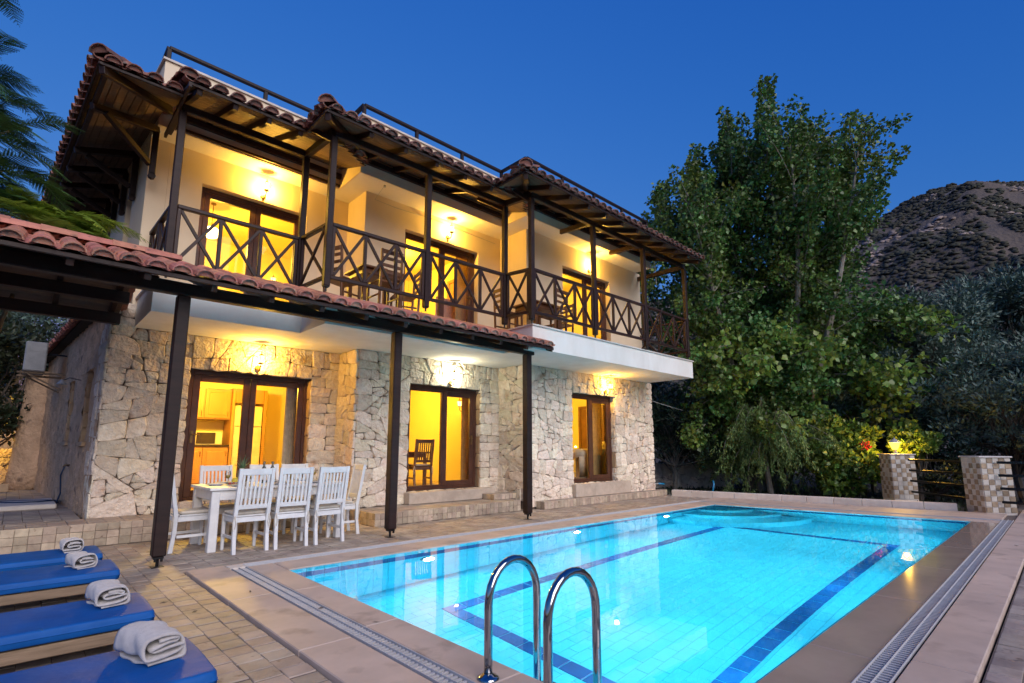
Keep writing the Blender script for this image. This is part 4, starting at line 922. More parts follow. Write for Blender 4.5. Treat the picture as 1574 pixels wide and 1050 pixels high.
b = MB(); b.cbox(GX0 + .003, GYa + .002, -.02, GX1 - .001, GYb - .002, .002, .004); t = b.build('drain_cover', 'kerb_tile'); tag(t, 'pale square drain cover at the pool corner beside the table', 'drain cover')

# ladder rails
def ladder_rail(y):
    pts = []; x0, x1, r_, h = 2.03, 2.42, .195, .385
    pts += [(x0, y, z) for z in (.0, .12, .25, h - .06)]
    for k in range(15):
        a = math.pi - math.pi * k / 14; pts.append(((x0 + x1) / 2 + math.cos(a) * r_, y, h + math.sin(a) * r_ * 1.12))
    pts += [(x1, y, h - .06), (x1, y, .2), (x1, y, -.3), (x1, y, -.8)]
    return pts
lad = thing('pool_ladder', 'polished steel pool ladder with two looped handrails', 'pool ladder', (2.2, 2.12, 0))
for y in (2.335, 1.885):
    b = MB(); b.tube(ladder_rail(y), .024, 16); h = b.build('handrail', 'steel', lad, smooth=True)
    b = MB(); b.lathe([(.062, .001), (.062, .008), (.045, .018), (.028, .028), (.0245, .030)], (2.03, y, 0), 24, cap=False); b.build('flange', 'steel', h, smooth=True)
for z in (-.32, -.58):
    b = MB(); b.cbox(2.42, 1.89, z - .015, 2.50, 2.33, z + .015, .006); b.build('rung', 'steel', lad)

# far kerb of pale stone, mosaic pillars, fence
kerb = MB().box(0, 0, 0, .001, .001, .001)
kerb_t = thing('garden_kerb', 'low kerb of pale stone blocks behind the far end of the pool', 'kerb', (13.8, 4.5, 0))
kp, kq = Vector((13.32, 7.62, 0)), Vector((14.22, 1.70, 0)); n = 11
for k in range(n):
    a, c = kp.lerp(kq, (k + .006) / n), kp.lerp(kq, (k + .994) / n); b = MB(); b.beam(a + Vector((0, 0, .0)), c + Vector((0, 0, .0)), .20, .27 + random.uniform(-.004, .004), c=.008); b.build('block', 'kerb_tile', kerb_t)
def pillar(label, cx_, cy_, z0, h, ang, s=.53):
    t = thing('mosaic_pillar', label, 'pillar', (cx_, cy_, z0), ang, 'mosaic fence pillars'); mt = WM[t.name]
    b = MB(); b.box(-s / 2, -s / 2, -.25, s / 2, s / 2, h); b.v = [tuple(mt @ Vector(v)) for v in b.v]; b.build('core', 'kerb_tile', t)
    b = MB(); b.cbox(-s / 2 - .035, -s / 2 - .035, h + .001, s / 2 + .035, s / 2 + .035, h + .032, .008); b.v = [tuple(mt @ Vector(v)) for v in b.v]; b.build('cap', 'coping_stone', t)
    cell = s / 5; rows = int((h - .005) / cell); ms = {k: slab_mesh(cell * .94, cell * .94, .014, .004, k, .003) for k in ('mosaic_white', 'mosaic_brown')}; its = []
    for o, eu in ((Vector((-s / 2, -s / 2, 0)), Vector((1, 0, 0))), (Vector((-s / 2, s / 2, 0)), Vector((0, -1, 0))), (Vector((s / 2, -s / 2, 0)), Vector((0, 1, 0)))):
        ev = Vector((0, 0, 1)); en = eu.cross(ev)
        for i in range(5):
            for j in range(rows):
                its.append((ms['mosaic_brown' if (i + j) % 2 and rnd.random() < .9 else 'mosaic_white'], mt @ basis(o + eu * (i + .5) * cell + ev * (h - (j + .5) * cell) + en * .012, eu, ev, en), cell, None))
    pieces(t, 'mosaic_tile', its, 160, 'mosaic_tile_field'); return t
PIL_A, PIL_B, ANG = (16.15, 3.30), (14.33, 1.27), R(37 - 90 + 90 - 90 + 0)
ANG = R(-52); PIL_A, PIL_B = (16.2, 3.01), (14.35, 1.19)
pillar('mosaic tiled pillar carrying the lit lantern', *PIL_A, -.06, 1.15, ANG); pillar('mosaic tiled pillar without a lamp between two runs of rails', *PIL_B, PZ, 1.10, ANG)
fence = thing('rail_fence', 'black four bar metal fence running from the pillar with the lantern to the other pillar', 'fence', (15.2, 2.0, 0), 0, None)
fence2 = thing('rail_fence', 'black four bar metal fence leaving the pillar without a lamp', 'fence', (14.1, -.8, 0))
a0, a1 = Vector((15.93, 2.72, 0)), Vector((14.50, 1.46, 0)); c0, c1 = Vector((14.10, 1.0, 0)), Vector((13.75, -2.4, 0))
for z in (.98, .73, .48, .22):
    u = Vector((0, 0, z)); b = MB(); b.beam(a0 + u, a1 + u, .035, .05); b.build('bar', 'metal_black', fence)
    b = MB(); b.beam(c0 + u, c1 + u, .035, .05); b.build('bar', 'metal_black', fence2)

# ------------------------------------------------------------------ lamps
def point(parent, loc, e, col, r=.05):
    ld = bpy.data.lights.new('lamp_light', 'POINT'); ld.energy = e; ld.color = col; ld.shadow_soft_size = r
    o = bpy.data.objects.new('lamp_light', ld); C.objects.link(o); adopt(o, parent); o.matrix_basis = Matrix.Translation(loc); return o
WARM, COOL = (1, .54, .07), (1, .93, .62)
def lantern(label, x, y, z, cool=False, e=20, up_=True, nrm=(0, -1)):
    """curled bracket on the wall with a six sided glass lantern standing (or hanging) on it"""
    t = thing('wall_lantern', label, 'wall lamp', (x, y, z), 0, 'wall lanterns by the doors'); nx, ny = nrm
    P = lambda o, h, s=0: (x + nx * o + ny * s, y + ny * o - nx * s, z + h)
    b = MB(); b.tube([P(0, 0), P(.02, 0)], .045, 12); b.build('back_plate', 'brass', t)
    pts = [P(.02, 0)] + [P(.02 + .055 * (1 - math.cos(a)) + .02 * a / 3, -.055 * math.sin(a) * 1.1) for a in [math.pi * k / 8 for k in range(1, 9)]]
    pts += [P(.155, .03)]
    b = MB(); b.tube(pts, .011, 8); b.tube([P(.02, -.02), P(.05, -.08), P(.03, -.11), P(.012, -.09)], .008, 6); b.build('bracket', 'brass', t)
    lx, ly, lz = P(.155, .04)
    b = MB(); b.lathe([(.012, 0), (.05, .012), (.045, .03)], (lx, ly, lz), 6); b.lathe([(.048, .153), (.040, .165), (.022, .19), (.008, .20), (.010, .222), (.002, .24)], (lx, ly, lz), 6)
    for k in range(6):
        a = 2 * math.pi * k / 6; b.tube([(lx + .047 * math.cos(a), ly + .047 * math.sin(a), lz + .03), (lx + .077 * math.cos(a), ly + .077 * math.sin(a), lz + .151)], .004, 4)
    b.build('cage', 'brass', t)
    b = MB(); b.lathe([(.041, .03), (.072, .150)], (lx, ly, lz), 6, cap=False); b.build('lamp_glass', 'lamp_cool' if cool else 'lamp_warm', t)
    point(t, (lx, ly, lz + .088), e, COOL if cool else WARM, .03)
    return t
lantern('lit warm wall lantern on the stone wall above the kitchen door', 2.98, Y1 - .03, 2.66, e=140)
lantern('lit whitish wall lantern on the stone wall above the dining room door', 6.62, Y2 - .03, 2.64, cool=True, e=62)
lantern('lit wall lantern on the stone wall above the right hand ground floor door', 10.90, Y3 - .03, 2.69, e=120)
lantern('lit wall lantern on the cream wall above the left balcony door', 2.86, Y1, 5.85, e=215)
lantern('lit wall lantern on the cream wall above the middle balcony door', 6.50, Y2, 5.89, e=215)
lantern('lit wall lantern half behind a balcony post above the right hand balcony door', 10.36, Y3, 5.81, e=175)
t = thing('pillar_lantern', 'lit lantern standing on top of the mosaic pillar', 'lantern', (*PIL_A, 1.13)); x, y = PIL_A
b = MB(); b.lathe([(.07, 1.125), (.06, 1.14), (.03, 1.17), (.025, 1.21), (.06, 1.23)], (x, y, 0), 8); b.lathe([(.15, 1.40), (.12, 1.42), (.05, 1.48), (.015, 1.50), (.004, 1.54)], (x, y, 0), 8); b.build('lantern_body', 'ac', t)
b = MB(); b.lathe([(.06, 1.231), (.12, 1.40)], (x, y, 0), 8, cap=False); b.build('lamp_glass', 'lamp_amber', t); point(t, (x, y, 1.31), 150, WARM, .04)

def ceiling_lamp(label, x, y, zc, e, drop=.0, col=(1, .61, .06), globe=.13):
    t = thing('pendant_lamp', label, 'ceiling lamp', (x, y, zc), 0, 'lamps hanging in the rooms'); b = MB()
    b.lathe([(.05, -.025), (.05, 0)], (x, y, zc), 12); b.tube([(x, y, zc - .02), (x, y, zc - drop - .05)], .008, 6); b.build('stem', 'brass', t)
    b = MB(); b.ball((x, y, zc - drop - .1), globe, 14, sc=(1, 1, .75)); b.build('globe', 'lamp_globe', t, smooth=True)
    ld = point(t, (x, y, zc - drop - .36), e * 3.2, col, .12); return t
ceiling_lamp('ceiling lamp lighting the kitchen behind the glass door', 2.9, 11.4, 2.98, 120); ceiling_lamp('ceiling lamp lighting the dining room', 6.3, 11.4, 2.98, 75); ceiling_lamp('ceiling lamp lighting the living room', 10.6, 10.3, 2.98, 60)
ceiling_lamp('white globe pendant lamp seen through the left balcony door', 2.45, 11.45, 6.2, 85, .52, globe=.16); ceiling_lamp('ceiling lamp lighting the middle upstairs room', 6.5, 11.2, 6.2, 75); ceiling_lamp('ceiling lamp lighting the right hand upstairs room', 10.6, 10.2, 6.2, 60)
lantern('lit lantern on the back wall of the left upstairs room', 4.35, 13.58, 5.35, e=8)
lantern('lit lantern on the inner wall of the dining room', 8.07, 10.25, 2.22, e=14, nrm=(-1, 0))

# ------------------------------------------------------------------ inside the rooms
k = thing('kitchen_wall_unit', 'oak kitchen wall cupboards over the worktop', 'cupboard', (2.8, 13.2, 1.9))
b = MB(); b.box(1.9, 12.95, 1.9, 3.48, 13.44, 2.58); b.build('carcass', 'oak', k)
for x in (1.92, 2.44, 2.96):
    b = MB(); b.cbox(x, 12.925, 1.92, x + .5, 12.948, 2.56); b.cbox(x + .07, 12.915, 1.99, x + .43, 12.926, 2.49, .01); d = b.build('door', 'oak', k); b = MB(); b.tube([(x + .46, 12.915, 1.97), (x + .46, 12.895, 1.98), (x + .46, 12.895, 2.06), (x + .46, 12.915, 2.07)], .006, 6); b.build('handle', 'brass', d)
k = thing('kitchen_base_unit', 'oak kitchen base cupboards under a dark worktop', 'cupboard', (2.8, 13.0, .42))
b = MB(); b.box(1.5, 12.82, .42, 3.46, 13.44, 1.29); b.build('carcass', 'oak', k); b = MB(); b.cbox(1.48, 12.78, 1.292, 3.47, 13.44, 1.332); b.build('worktop', 'counter', k)
for x in (1.95, 2.46, 2.96):
    b = MB(); b.cbox(x, 12.795, .52, x + .49, 12.818, 1.27); b.cbox(x + .08, 12.785, .6, x + .41, 12.796, 1.19, .01); d = b.build('door', 'oak', k); b = MB(); b.tube([(x + .45, 12.785, 1.09), (x + .45, 12.76, 1.1), (x + .45, 12.76, 1.18), (x + .45, 12.785, 1.19)], .007, 6); b.build('handle', 'brass', d)
k = thing('microwave', 'grey microwave on the dark kitchen worktop', 'microwave', (3.1, 13.1, 1.333)); b = MB(); b.cbox(2.82, 12.95, 1.334, 3.36, 13.35, 1.62, .01); b.build('case', 'fridge', k); b = MB(); b.cbox(2.85, 12.935, 1.36, 3.22, 12.949, 1.60); b.build('door', 'counter', k)
k = thing('fridge', 'tall white fridge freezer beside the oak cupboards', 'fridge', (3.8, 13.1, .42)); b = MB(); b.cbox(3.56, 12.86, .43, 4.14, 13.42, 2.22, .015); b.build('body', 'fridge', k); b = MB(); b.cbox(3.565, 12.82, .5, 4.135, 12.855, 1.74, .015); b.build('door', 'fridge', k); b = MB(); b.cbox(3.565, 12.82, 1.75, 4.135, 12.855, 2.20, .015); b.build('door', 'fridge', k)
k = thing('fridge_surround', 'oak panels and cupboard framing the fridge', 'cupboard', (3.8, 13.2, 2.3)); b = MB(); b.box(3.49, 12.85, .42, 3.54, 13.44, 2.6); b.build('panel', 'oak', k); b = MB(); b.box(4.16, 12.85, .42, 4.22, 13.44, 2.6); b.build('panel', 'oak', k); b = MB(); b.cbox(3.55, 12.84, 2.28, 4.15, 12.87, 2.6); b.build('door', 'oak', k)
def flatdoor(label, x, y0, y1, z0, z1, m='door_wood'):
    k = thing('interior_door', label, 'door', (x, (y0 + y1) / 2, z0)); b = MB(); b.cbox(x - .05, y0 - .09, z0, x, y0, z1 + .09); b.cbox(x - .05, y1, z0, x, y1 + .09, z1 + .09); b.cbox(x - .05, y0, z1, x, y1, z1 + .09); b.build('frame', m, k)
    b = MB(); b.cbox(x - .03, y0 + .003, z0, x - .004, y1 - .003, z1 - .003); b.cbox(x - .04, y0 + .15, z0 + .2, x - .031, y1 - .15, z0 + .9, .006); b.cbox(x - .04, y0 + .15, z0 + 1.05, x - .031, y1 - .15, z1 - .2, .006); b.build('leaf', m, k)
flatdoor('plain tan interior door on the right wall of the kitchen', 4.775, 11.1, 11.9, .42, 2.42, 'int_door'); flatdoor('dark wooden interior door in the living room', 12.79, 9.55, 10.35, .44, 2.46)
flatdoor('wooden wardrobe door in the middle upstairs room', 8.04, 10.1, 10.9, 3.57, 5.6, 'oak')
def curtain(label, x0, x1, y, z0, z1, m='curtain', n=16):
    b = MB(); v = []
    for i in range(n * 2 + 1):
        x = x0 + (x1 - x0) * i / (2 * n); yy = y + .025 * math.sin(i * 1.7) ; v += [(x, yy, z0), (x, yy, z1)]
    b.add(v, [(2 * i, 2 * i + 2, 2 * i + 3, 2 * i + 1) for i in range(2 * n)]); o = b.build('curtain', m, smooth=True); tag(o, label, 'curtain'); return o
curtain('pale curtain at the right edge of the kitchen door', 3.66, 3.93, Y1 + .42, .45, 2.6, 'sofa'); curtain('gold curtain at the right edge of the dining room door', 7.30, 7.50, Y2 + .42, .45, 2.7)
curtain('long gold curtain behind the right leaf of the living room door', 10.85, 11.45, Y3 + .55, .46, 2.7); curtain('gold curtain at the left edge of the middle balcony door', 5.40, 5.62, Y2 + .4, 3.6, 5.95); curtain('gold curtain at the right edge of the middle balcony door', 7.05, 7.40, Y2 + .4, 3.6, 5.95)
curtain('pink patterned curtain low in the middle upstairs room', 6.75, 7.3, Y2 + .75, 3.6, 4.75, 'curtain_pink')
k = thing('sofa', 'cream sofa with a rolled arm inside the right hand ground floor room', 'sofa', (11.2, 9.3, .44)); b = MB(); b.cbox(10.6, 8.75, .46, 12.4, 9.7, .90, .06); b.build('seat', 'sofa', k)
for y0 in (8.72, 9.52):
    b = MB(); b.cbox(10.58, y0, .46, 12.4, y0 + .22, 1.12, .07); b.tube([(10.57, y0 + .11, 1.12), (12.38, y0 + .11, 1.12)], .13, 12); b.build('arm', 'sofa', k, smooth=True)
b = MB(); b.cbox(12.1, 8.95, .9, 12.45, 9.5, 1.45, .08); b.build('backrest', 'sofa', k)
def wood_chair(z0=0):
    t = thing('wooden_chair', 'x', 'chair', (0, 0, 0)); 
    for sx in (-.19, .19):
        b = MB(); b.hexa([(sx - .02, -.22, 0), (sx + .02, -.22, 0), (sx + .02, -.18, 0), (sx - .02, -.18, 0), (sx - .02, -.27, .98), (sx + .02, -.27, .98), (sx + .02, -.235, .98), (sx - .02, -.235, .98)]); b.build('back_post', 'oak_chair', t)
        b = MB(); b.cbox(sx - .02, .17, 0, sx + .02, .21, .43); b.build('leg', 'oak_chair', t)
        b = MB(); b.cbox(sx - .012, -.18, .2, sx + .012, .17, .23); b.build('stretcher', 'oak_chair', t)
    b = MB(); b.cbox(-.215, -.21, .43, .215, .22, .465, .01); b.build('seat', 'oak_chair', t)
    for z in (.56, .68, .80, .90):
        y = -.2 - .055 * z / .98 - .01; b = MB(); b.cbox(-.17, y - .011, z, .17, y + .011, z + (.055 if z < .9 else .075)); b.build('slat', 'oak_chair', t)
    return t
def wood_table(label, x, y, z, lx, ly, group=None):
    t = thing('wooden_table', label, 'table', (x, y, z), 0, group); b = MB(); b.cbox(x - lx / 2, y - ly / 2, z + .72, x + lx / 2, y + ly / 2, z + .76, .008); b.build('tabletop', 'oak_chair', t)
    b = MB(); b.cbox(x - lx / 2 + .06, y - ly / 2 + .06, z + .63, x + lx / 2 - .06, y + ly / 2 - .06, z + .718); b.build('apron', 'oak_chair', t)
    for sx in (-1, 1):
        for sy in (-1, 1):
            b = MB(); b.cbox(x + sx * (lx / 2 - .08) - .035, y + sy * (ly / 2 - .08) - .035, z, x + sx * (lx / 2 - .08) + .035, y + sy * (ly / 2 - .08) + .035, z + .63); b.build('leg', 'oak_chair', t)
    return t
wc = wood_chair()
spots = [(3.72, 8.05, ZB, -70, 'ladder back wooden chair at the left of the table on the middle balcony'), (4.95, 8.12, ZB, 75, 'ladder back wooden chair at the right of the table on the middle balcony'), (4.3, 7.72, ZB, 0, 'ladder back wooden chair with its back to the rail on the middle balcony'),
         (7.25, 7.75, ZB, -90, 'ladder back wooden chair beside the corner post of the right hand balcony'), (8.75, 7.65, ZB, 88, 'ladder back wooden chair at the far side of the table on the right hand balcony'), (8.0, 7.2, ZB, 5, 'ladder back wooden chair with its back to the rail on the right hand balcony')]
for i, (x, y, z, r_, l) in enumerate(spots):
    o = wc if i == 0 else dup(wc, (x, y, z)); o.location = (x, y, z); o.rotation_euler = (0, 0, R(r_)); o['label'] = l; o['group'] = 'ladder back chairs on the balconies'
wood_table('wooden table on the middle balcony with a red bowl on it', 4.35, 8.12, ZB, .85, .7, 'wooden balcony tables'); wood_table('wooden table on the right hand balcony', 8.0, 7.65, ZB, .85, .75, 'wooden balcony tables'); wood_table('stained wooden dining table inside the dining room', 6.55, 10.75, .42, .9, 1.2)
b = MB(); b.lathe([(.04, 0), (.07, .015), (.10, .06), (.09, .055), (.05, .02)], (4.42, 8.0, ZB + .761), 14); tag(b.build('bowl', 'red_fruit', smooth=True), 'small red bowl on the middle balcony table', 'bowl')
b = MB(); b.cbox(9.2, 11.93, 4.5, 9.9, 11.98, 5.2, .01); k = b.build('framed_picture', 'door_wood'); tag(k, 'framed picture on the wall of the right hand upstairs room', 'picture'); b = MB(); b.box(9.26, 11.925, 4.56, 9.84, 11.929, 5.14); b.build('print', 'picture', k)
k = thing('bed', 'bed with pink cover in the middle upstairs room', 'bed', (6.2, 11.6, 3.57)); b = MB(); b.cbox(5.2, 10.8, 3.6, 7.2, 12.9, 4.1, .05); b.build('mattress', 'bed_pink', k)

# ------------------------------------------------------------------ dining set on the terrace
T0 = PZ
tx0, tx1, ty0, ty1 = 1.84, 3.66, 7.42, 8.42
t = thing('dining_table', 'long white wooden dining table laid for eight on the terrace', 'table', ((tx0 + tx1) / 2, (ty0 + ty1) / 2, T0))
zt = T0 + .79; n = 6
for k in range(n):
    b = MB(); y0 = ty0 + (ty1 - ty0) * k / n; b.cbox(tx0, y0 + .0015, zt - .035, tx1, y0 + (ty1 - ty0) / n - .0015, zt, .004); b.build('top_board', 'white_wood', t)
for (a, b_, c, d) in ((tx0 + .05, ty0 + .04, tx1 - .05, ty0 + .065), (tx0 + .05, ty1 - .065, tx1 - .05, ty1 - .04), (tx0 + .04, ty0 + .066, tx0 + .065, ty1 - .066), (tx1 - .065, ty0 + .066, tx1 - .04, ty1 - .066)):
    b = MB(); b.cbox(a, b_, zt - .16, c, d, zt - .037); b.build('apron', 'white_wood', t)
for x in (tx0 + .03, tx1 - .13):
    for y in (ty0 + .03, ty1 - .13): b = MB(); b.cbox(x, y, T0, x + .10, y + .10, zt - .037, .008); b.build('leg', 'white_wood', t)
def slat_chair(W='white_wood', grp='white dining chairs round the terrace table'):
    t = thing('dining_chair', 'x', 'chair', (0, 0, 0), 0, grp); w = .195
    def post(z): return -.205 - max(0, (z - .42)) * .17 - max(0, .30 - z) * .12
    for s in (-w, w):
        b = MB(); zs = (0, .22, .44, .72, 1.035)
        for z0, z1 in zip(zs, zs[1:]):
            y0, y1 = post(z0), post(z1); b.hexa([(s - .021, y0 - .024, z0), (s + .021, y0 - .024, z0), (s + .021, y0 + .024, z0), (s - .021, y0 + .024, z0), (s - .021, y1 - .02, z1), (s + .021, y1 - .02, z1), (s + .021, y1 + .02, z1), (s - .021, y1 + .02, z1)], .001)
        b.build('back_post', W, t)
        b = MB(); b.hexa([(s - .018, .175, 0), (s + .018, .175, 0), (s + .018, .21, 0), (s - .018, .21, 0), (s - .021, .17, .43), (s + .021, .17, .43), (s + .021, .215, .43), (s - .021, .215, .43)], .004); b.build('leg', W, t)
        b = MB(); b.cbox(s - .011, -.185, .17, s + .011, .175, .205, .003); b.build('stretcher', W, t)
        b = MB(); b.cbox(s - .012, -.185, .37, s + .012, .17, .43, .003); b.build('seat_rail', W, t)
    b = MB(); b.cbox(-w + .022, -.205, .37, w - .022, -.18, .43, .003); b.build('seat_rail', W, t); b = MB(); b.cbox(-w + .022, .18, .37, w - .022, .205, .43, .003); b.build('seat_rail', W, t)
    b = MB(); b.cbox(-w - .022, -.175, .432, w + .022, .225, .452, .006); b.build('seat', W, t)
    b = MB(); b.cbox(-w - .005, -.16, .454, w + .005, .215, .495, .018); c = b.build('cushion', 'cushion', t, smooth=False)
    for s in (-w, w):
        b = MB(); b.tube([(s, -.17, .465), (s * 1.05, -.23, .46), (s * 1.16, -.24, .38), (s * 1.10, -.235, .27)], .006, 5); b.tube([(s, -.17, .465), (s * 1.05, -.235, .455), (s * .98, -.25, .36), (s * 1.04, -.25, .30)], .005, 5); b.build('tie', 'cushion', c)
    yl = post(.56); yt = post(.98)
    b = MB(); b.hexa([(-w + .021, yl - .012, .53), (w - .021, yl - .012, .53), (w - .021, yl + .012, .53), (-w + .021, yl + .012, .53), (-w + .021, yl - .02, .585), (w - .021, yl - .02, .585), (w - .021, yl + .006, .585), (-w + .021, yl + .006, .585)], .003); b.build('lower_rail', W, t)
    b = MB(); b.hexa([(-w + .021, yt + .002 - .012, .95), (w - .021, yt + .002 - .012, .95), (w - .021, yt + .014, .95), (-w + .021, yt + .014, .95), (-w + .021, yt - .022, 1.03), (w - .021, yt - .022, 1.03), (w - .021, yt + .004, 1.03), (-w + .021, yt + .004, 1.03)], .003); b.build('top_rail', W, t)
    for k in range(7):
        x = -w + .021 + (2 * w - .042) * (k + .5) / 7; y0, y1 = post(.585), post(.95); b = MB(); b.hexa([(x - .0135, y0 - .009, .585), (x + .0135, y0 - .009, .585), (x + .0135, y0 + .007, .585), (x - .0135, y0 + .007, .585), (x - .0135, y1 - .007, .95), (x + .0135, y1 - .007, .95), (x + .0135, y1 + .009, .95), (x - .0135, y1 + .009, .95)], .002); b.build('slat', W, t)
    return t
wh = slat_chair()
for i, (x, y, r_, l) in enumerate(((2.27, 7.40, 2, 'white slatted chair with its back to the pool, nearest the left end of the table'), (2.78, 7.38, -2, 'white slatted chair with its back to the pool, middle one of the near side'),
        (3.27, 7.36, 3, 'white slatted chair with its back to the pool, nearest the right end of the table'), (1.77, 7.98, -88, 'white slatted chair at the left end of the table beside the timber post'), (3.72, 7.80, 84, 'white slatted chair at the right end of the table beside the tiled step'),
        (2.24, 8.50, 180, 'white slatted chair on the house side of the table behind the pineapple'), (2.92, 8.52, 178, 'white slatted chair on the house side of the table behind the bottles'), (3.42, 8.52, 182, 'white slatted chair on the house side, mostly hidden behind the near chairs'))):
    o = wh if i == 0 else dup(wh, (x, y, T0)); o.location = (x, y, T0); o.rotation_euler = (0, 0, R(r_)); o['label'] = l
oc = slat_chair('oak_chair', 'slatted chairs at the indoor dining table')
for i, (x, y, r_, l) in enumerate(((6.62, 10.0, -12, 'stained slat back chair nearest the glass at the indoor dining table'), (6.12, 10.25, -80, 'stained slat back chair behind the nearer one at the indoor dining table'))):
    o = oc if i == 0 else dup(oc, (x, y, .42)); o.location = (x, y, .42); o.rotation_euler = (0, 0, R(r_)); o['label'] = l
def single(b, name, m, label, cat, group=None, smooth=True): return tag(b.build(name, m, smooth=smooth), label, cat, group)
zt += .001
seats = [(2.22, 7.60), (2.75, 7.60), (3.22, 7.60), (2.03, 7.95), (3.48, 7.9), (2.22, 8.25), (2.85, 8.25), (3.3, 8.25)]
names = ['in front of the near left chair', 'in front of the middle near chair', 'in front of the near right chair', 'at the left end of the table', 'at the right end of the table', 'on the house side beside the pineapple', 'on the house side beside the bottles', 'at the far right on the house side']
for (x, y), nm_ in zip(seats, names):
    b = MB(); b.lathe([(.07, 0), (.08, .006), (.125, .020), (.127, .022), (.078, .010), (.001, .008)], (x, y, zt), 24, cap=False); b.lathe([(.05, .0135), (.055, .017), (.092, .028), (.055, .020), (.001, .018)], (x, y, zt), 20, cap=False); single(b, 'plate', 'plate', 'white dinner plate ' + nm_, 'plate', 'plates on the terrace table')
    t = thing('wine_glass', 'stemmed glass of white wine ' + nm_, 'wine glass', (x + .16, y + .05, zt), 0, 'wine glasses on the terrace table'); gx_, gy_ = x + .16, y + (.06 if y < 8 else -.08)
    b = MB(); b.lathe([(.033, 0), (.030, .003), (.006, .006), (.004, .07), (.012, .082), (.034, .11), (.037, .14), (.031, .185)], (gx_, gy_, zt), 14, cap=False); b.build('glass', 'glassware', t, smooth=True)
    b = MB(); b.lathe([(.001, .083), (.012, .084), (.032, .111), (.034, .128), (.001, .128)], (gx_, gy_, zt), 14, cap=False); b.build('wine', 'wine', t, smooth=True)
for (x, y, l) in ((2.66, 8.02, 'dark wine bottle behind the other, left of the pair'), (2.76, 7.97, 'dark wine bottle with a pale label, right of the pair')):
    t = thing('wine_bottle', l, 'bottle', (x, y, zt), 0, 'wine bottles on the terrace table'); b = MB(); b.lathe([(.036, 0), (.0375, .01), (.0375, .18), (.033, .205), (.017, .235), (.014, .25), (.0135, .30)], (x, y, zt), 16); b.build('glass', 'bottle', t, smooth=True)
    b = MB(); b.lathe([(.0145, .238), (.0148, .305), (.001, .306)], (x, y, zt), 14, cap=False); b.build('foil', 'foil', t); b = MB(); b.lathe([(.038, .05), (.038, .14)], (x, y, zt), 16, cap=False); b.build('label', 'label', t)
x, y = 2.36, 8.0
t = thing('pineapple', 'whole pineapple standing in a fruit bowl on the table', 'pineapple', (x, y, zt)); b = MB()
for i in range(9):
    z = .025 + i * .018; r_ = .058 * math.sqrt(max(.1, 1 - ((z - .095) / .11) ** 2))
    for k in range(12):
        a = 2 * math.pi * (k + .5 * (i % 2)) / 12; b.ball((x + math.cos(a) * r_, y + math.sin(a) * r_, zt + z), .0155, 5)
b.build('fruit', 'pineapple', t)
for k in range(26):
    a = k * 2.4; tilt = .12 + .9 * (1 - k / 26); L = .10 + .09 * math.sin(k * 1.3) ** 2 + .06 * k / 26; d0 = Vector((math.cos(a), math.sin(a), 0)); b = MB(); pts = []
    for s in range(4):
        q = s / 3; pts.append(Vector((x, y, zt + .19)) + d0 * (.012 + L * q * math.sin(tilt) * (.6 + .6 * q)) + Vector((0, 0, L * q * (math.cos(tilt * (.6 + .5 * q))))))
    sd = d0.cross(Vector((0, 0, 1))) * .013; b.add([p + sd * (1 - i / 3.05) for i, p in enumerate(pts)] + [p - sd * (1 - i / 3.05) for i, p in enumerate(pts)], [(i, i + 1, 5 + i, 4 + i) for i in range(3)]); b.build('leaf', 'pine_leaf', t)
b = MB(); b.lathe([(.06, 0), (.09, .008), (.15, .035), (.153, .037), (.09, .014), (.001, .012)], (2.33, 7.99, zt), 24, cap=False); single(b, 'fruit_bowl', 'plate', 'shallow white bowl under the pineapple', 'bowl')
b = MB(); b.ball((2.27, 7.93, zt + .055), .045, 12, sc=(1.2, 1, 1)); single(b, 'lemon', 'lemon', 'yellow fruit in front of the pineapple', 'fruit')
for k, (x, y) in enumerate(((2.16, 7.78), (2.21, 7.80), (2.25, 7.76))): b = MB(); b.ball((x, y, zt + .022), .021, 8); single(b, 'tomato', 'red_fruit', 'small red fruit between the plates at the left end of the table', 'fruit', 'red fruit on the table')

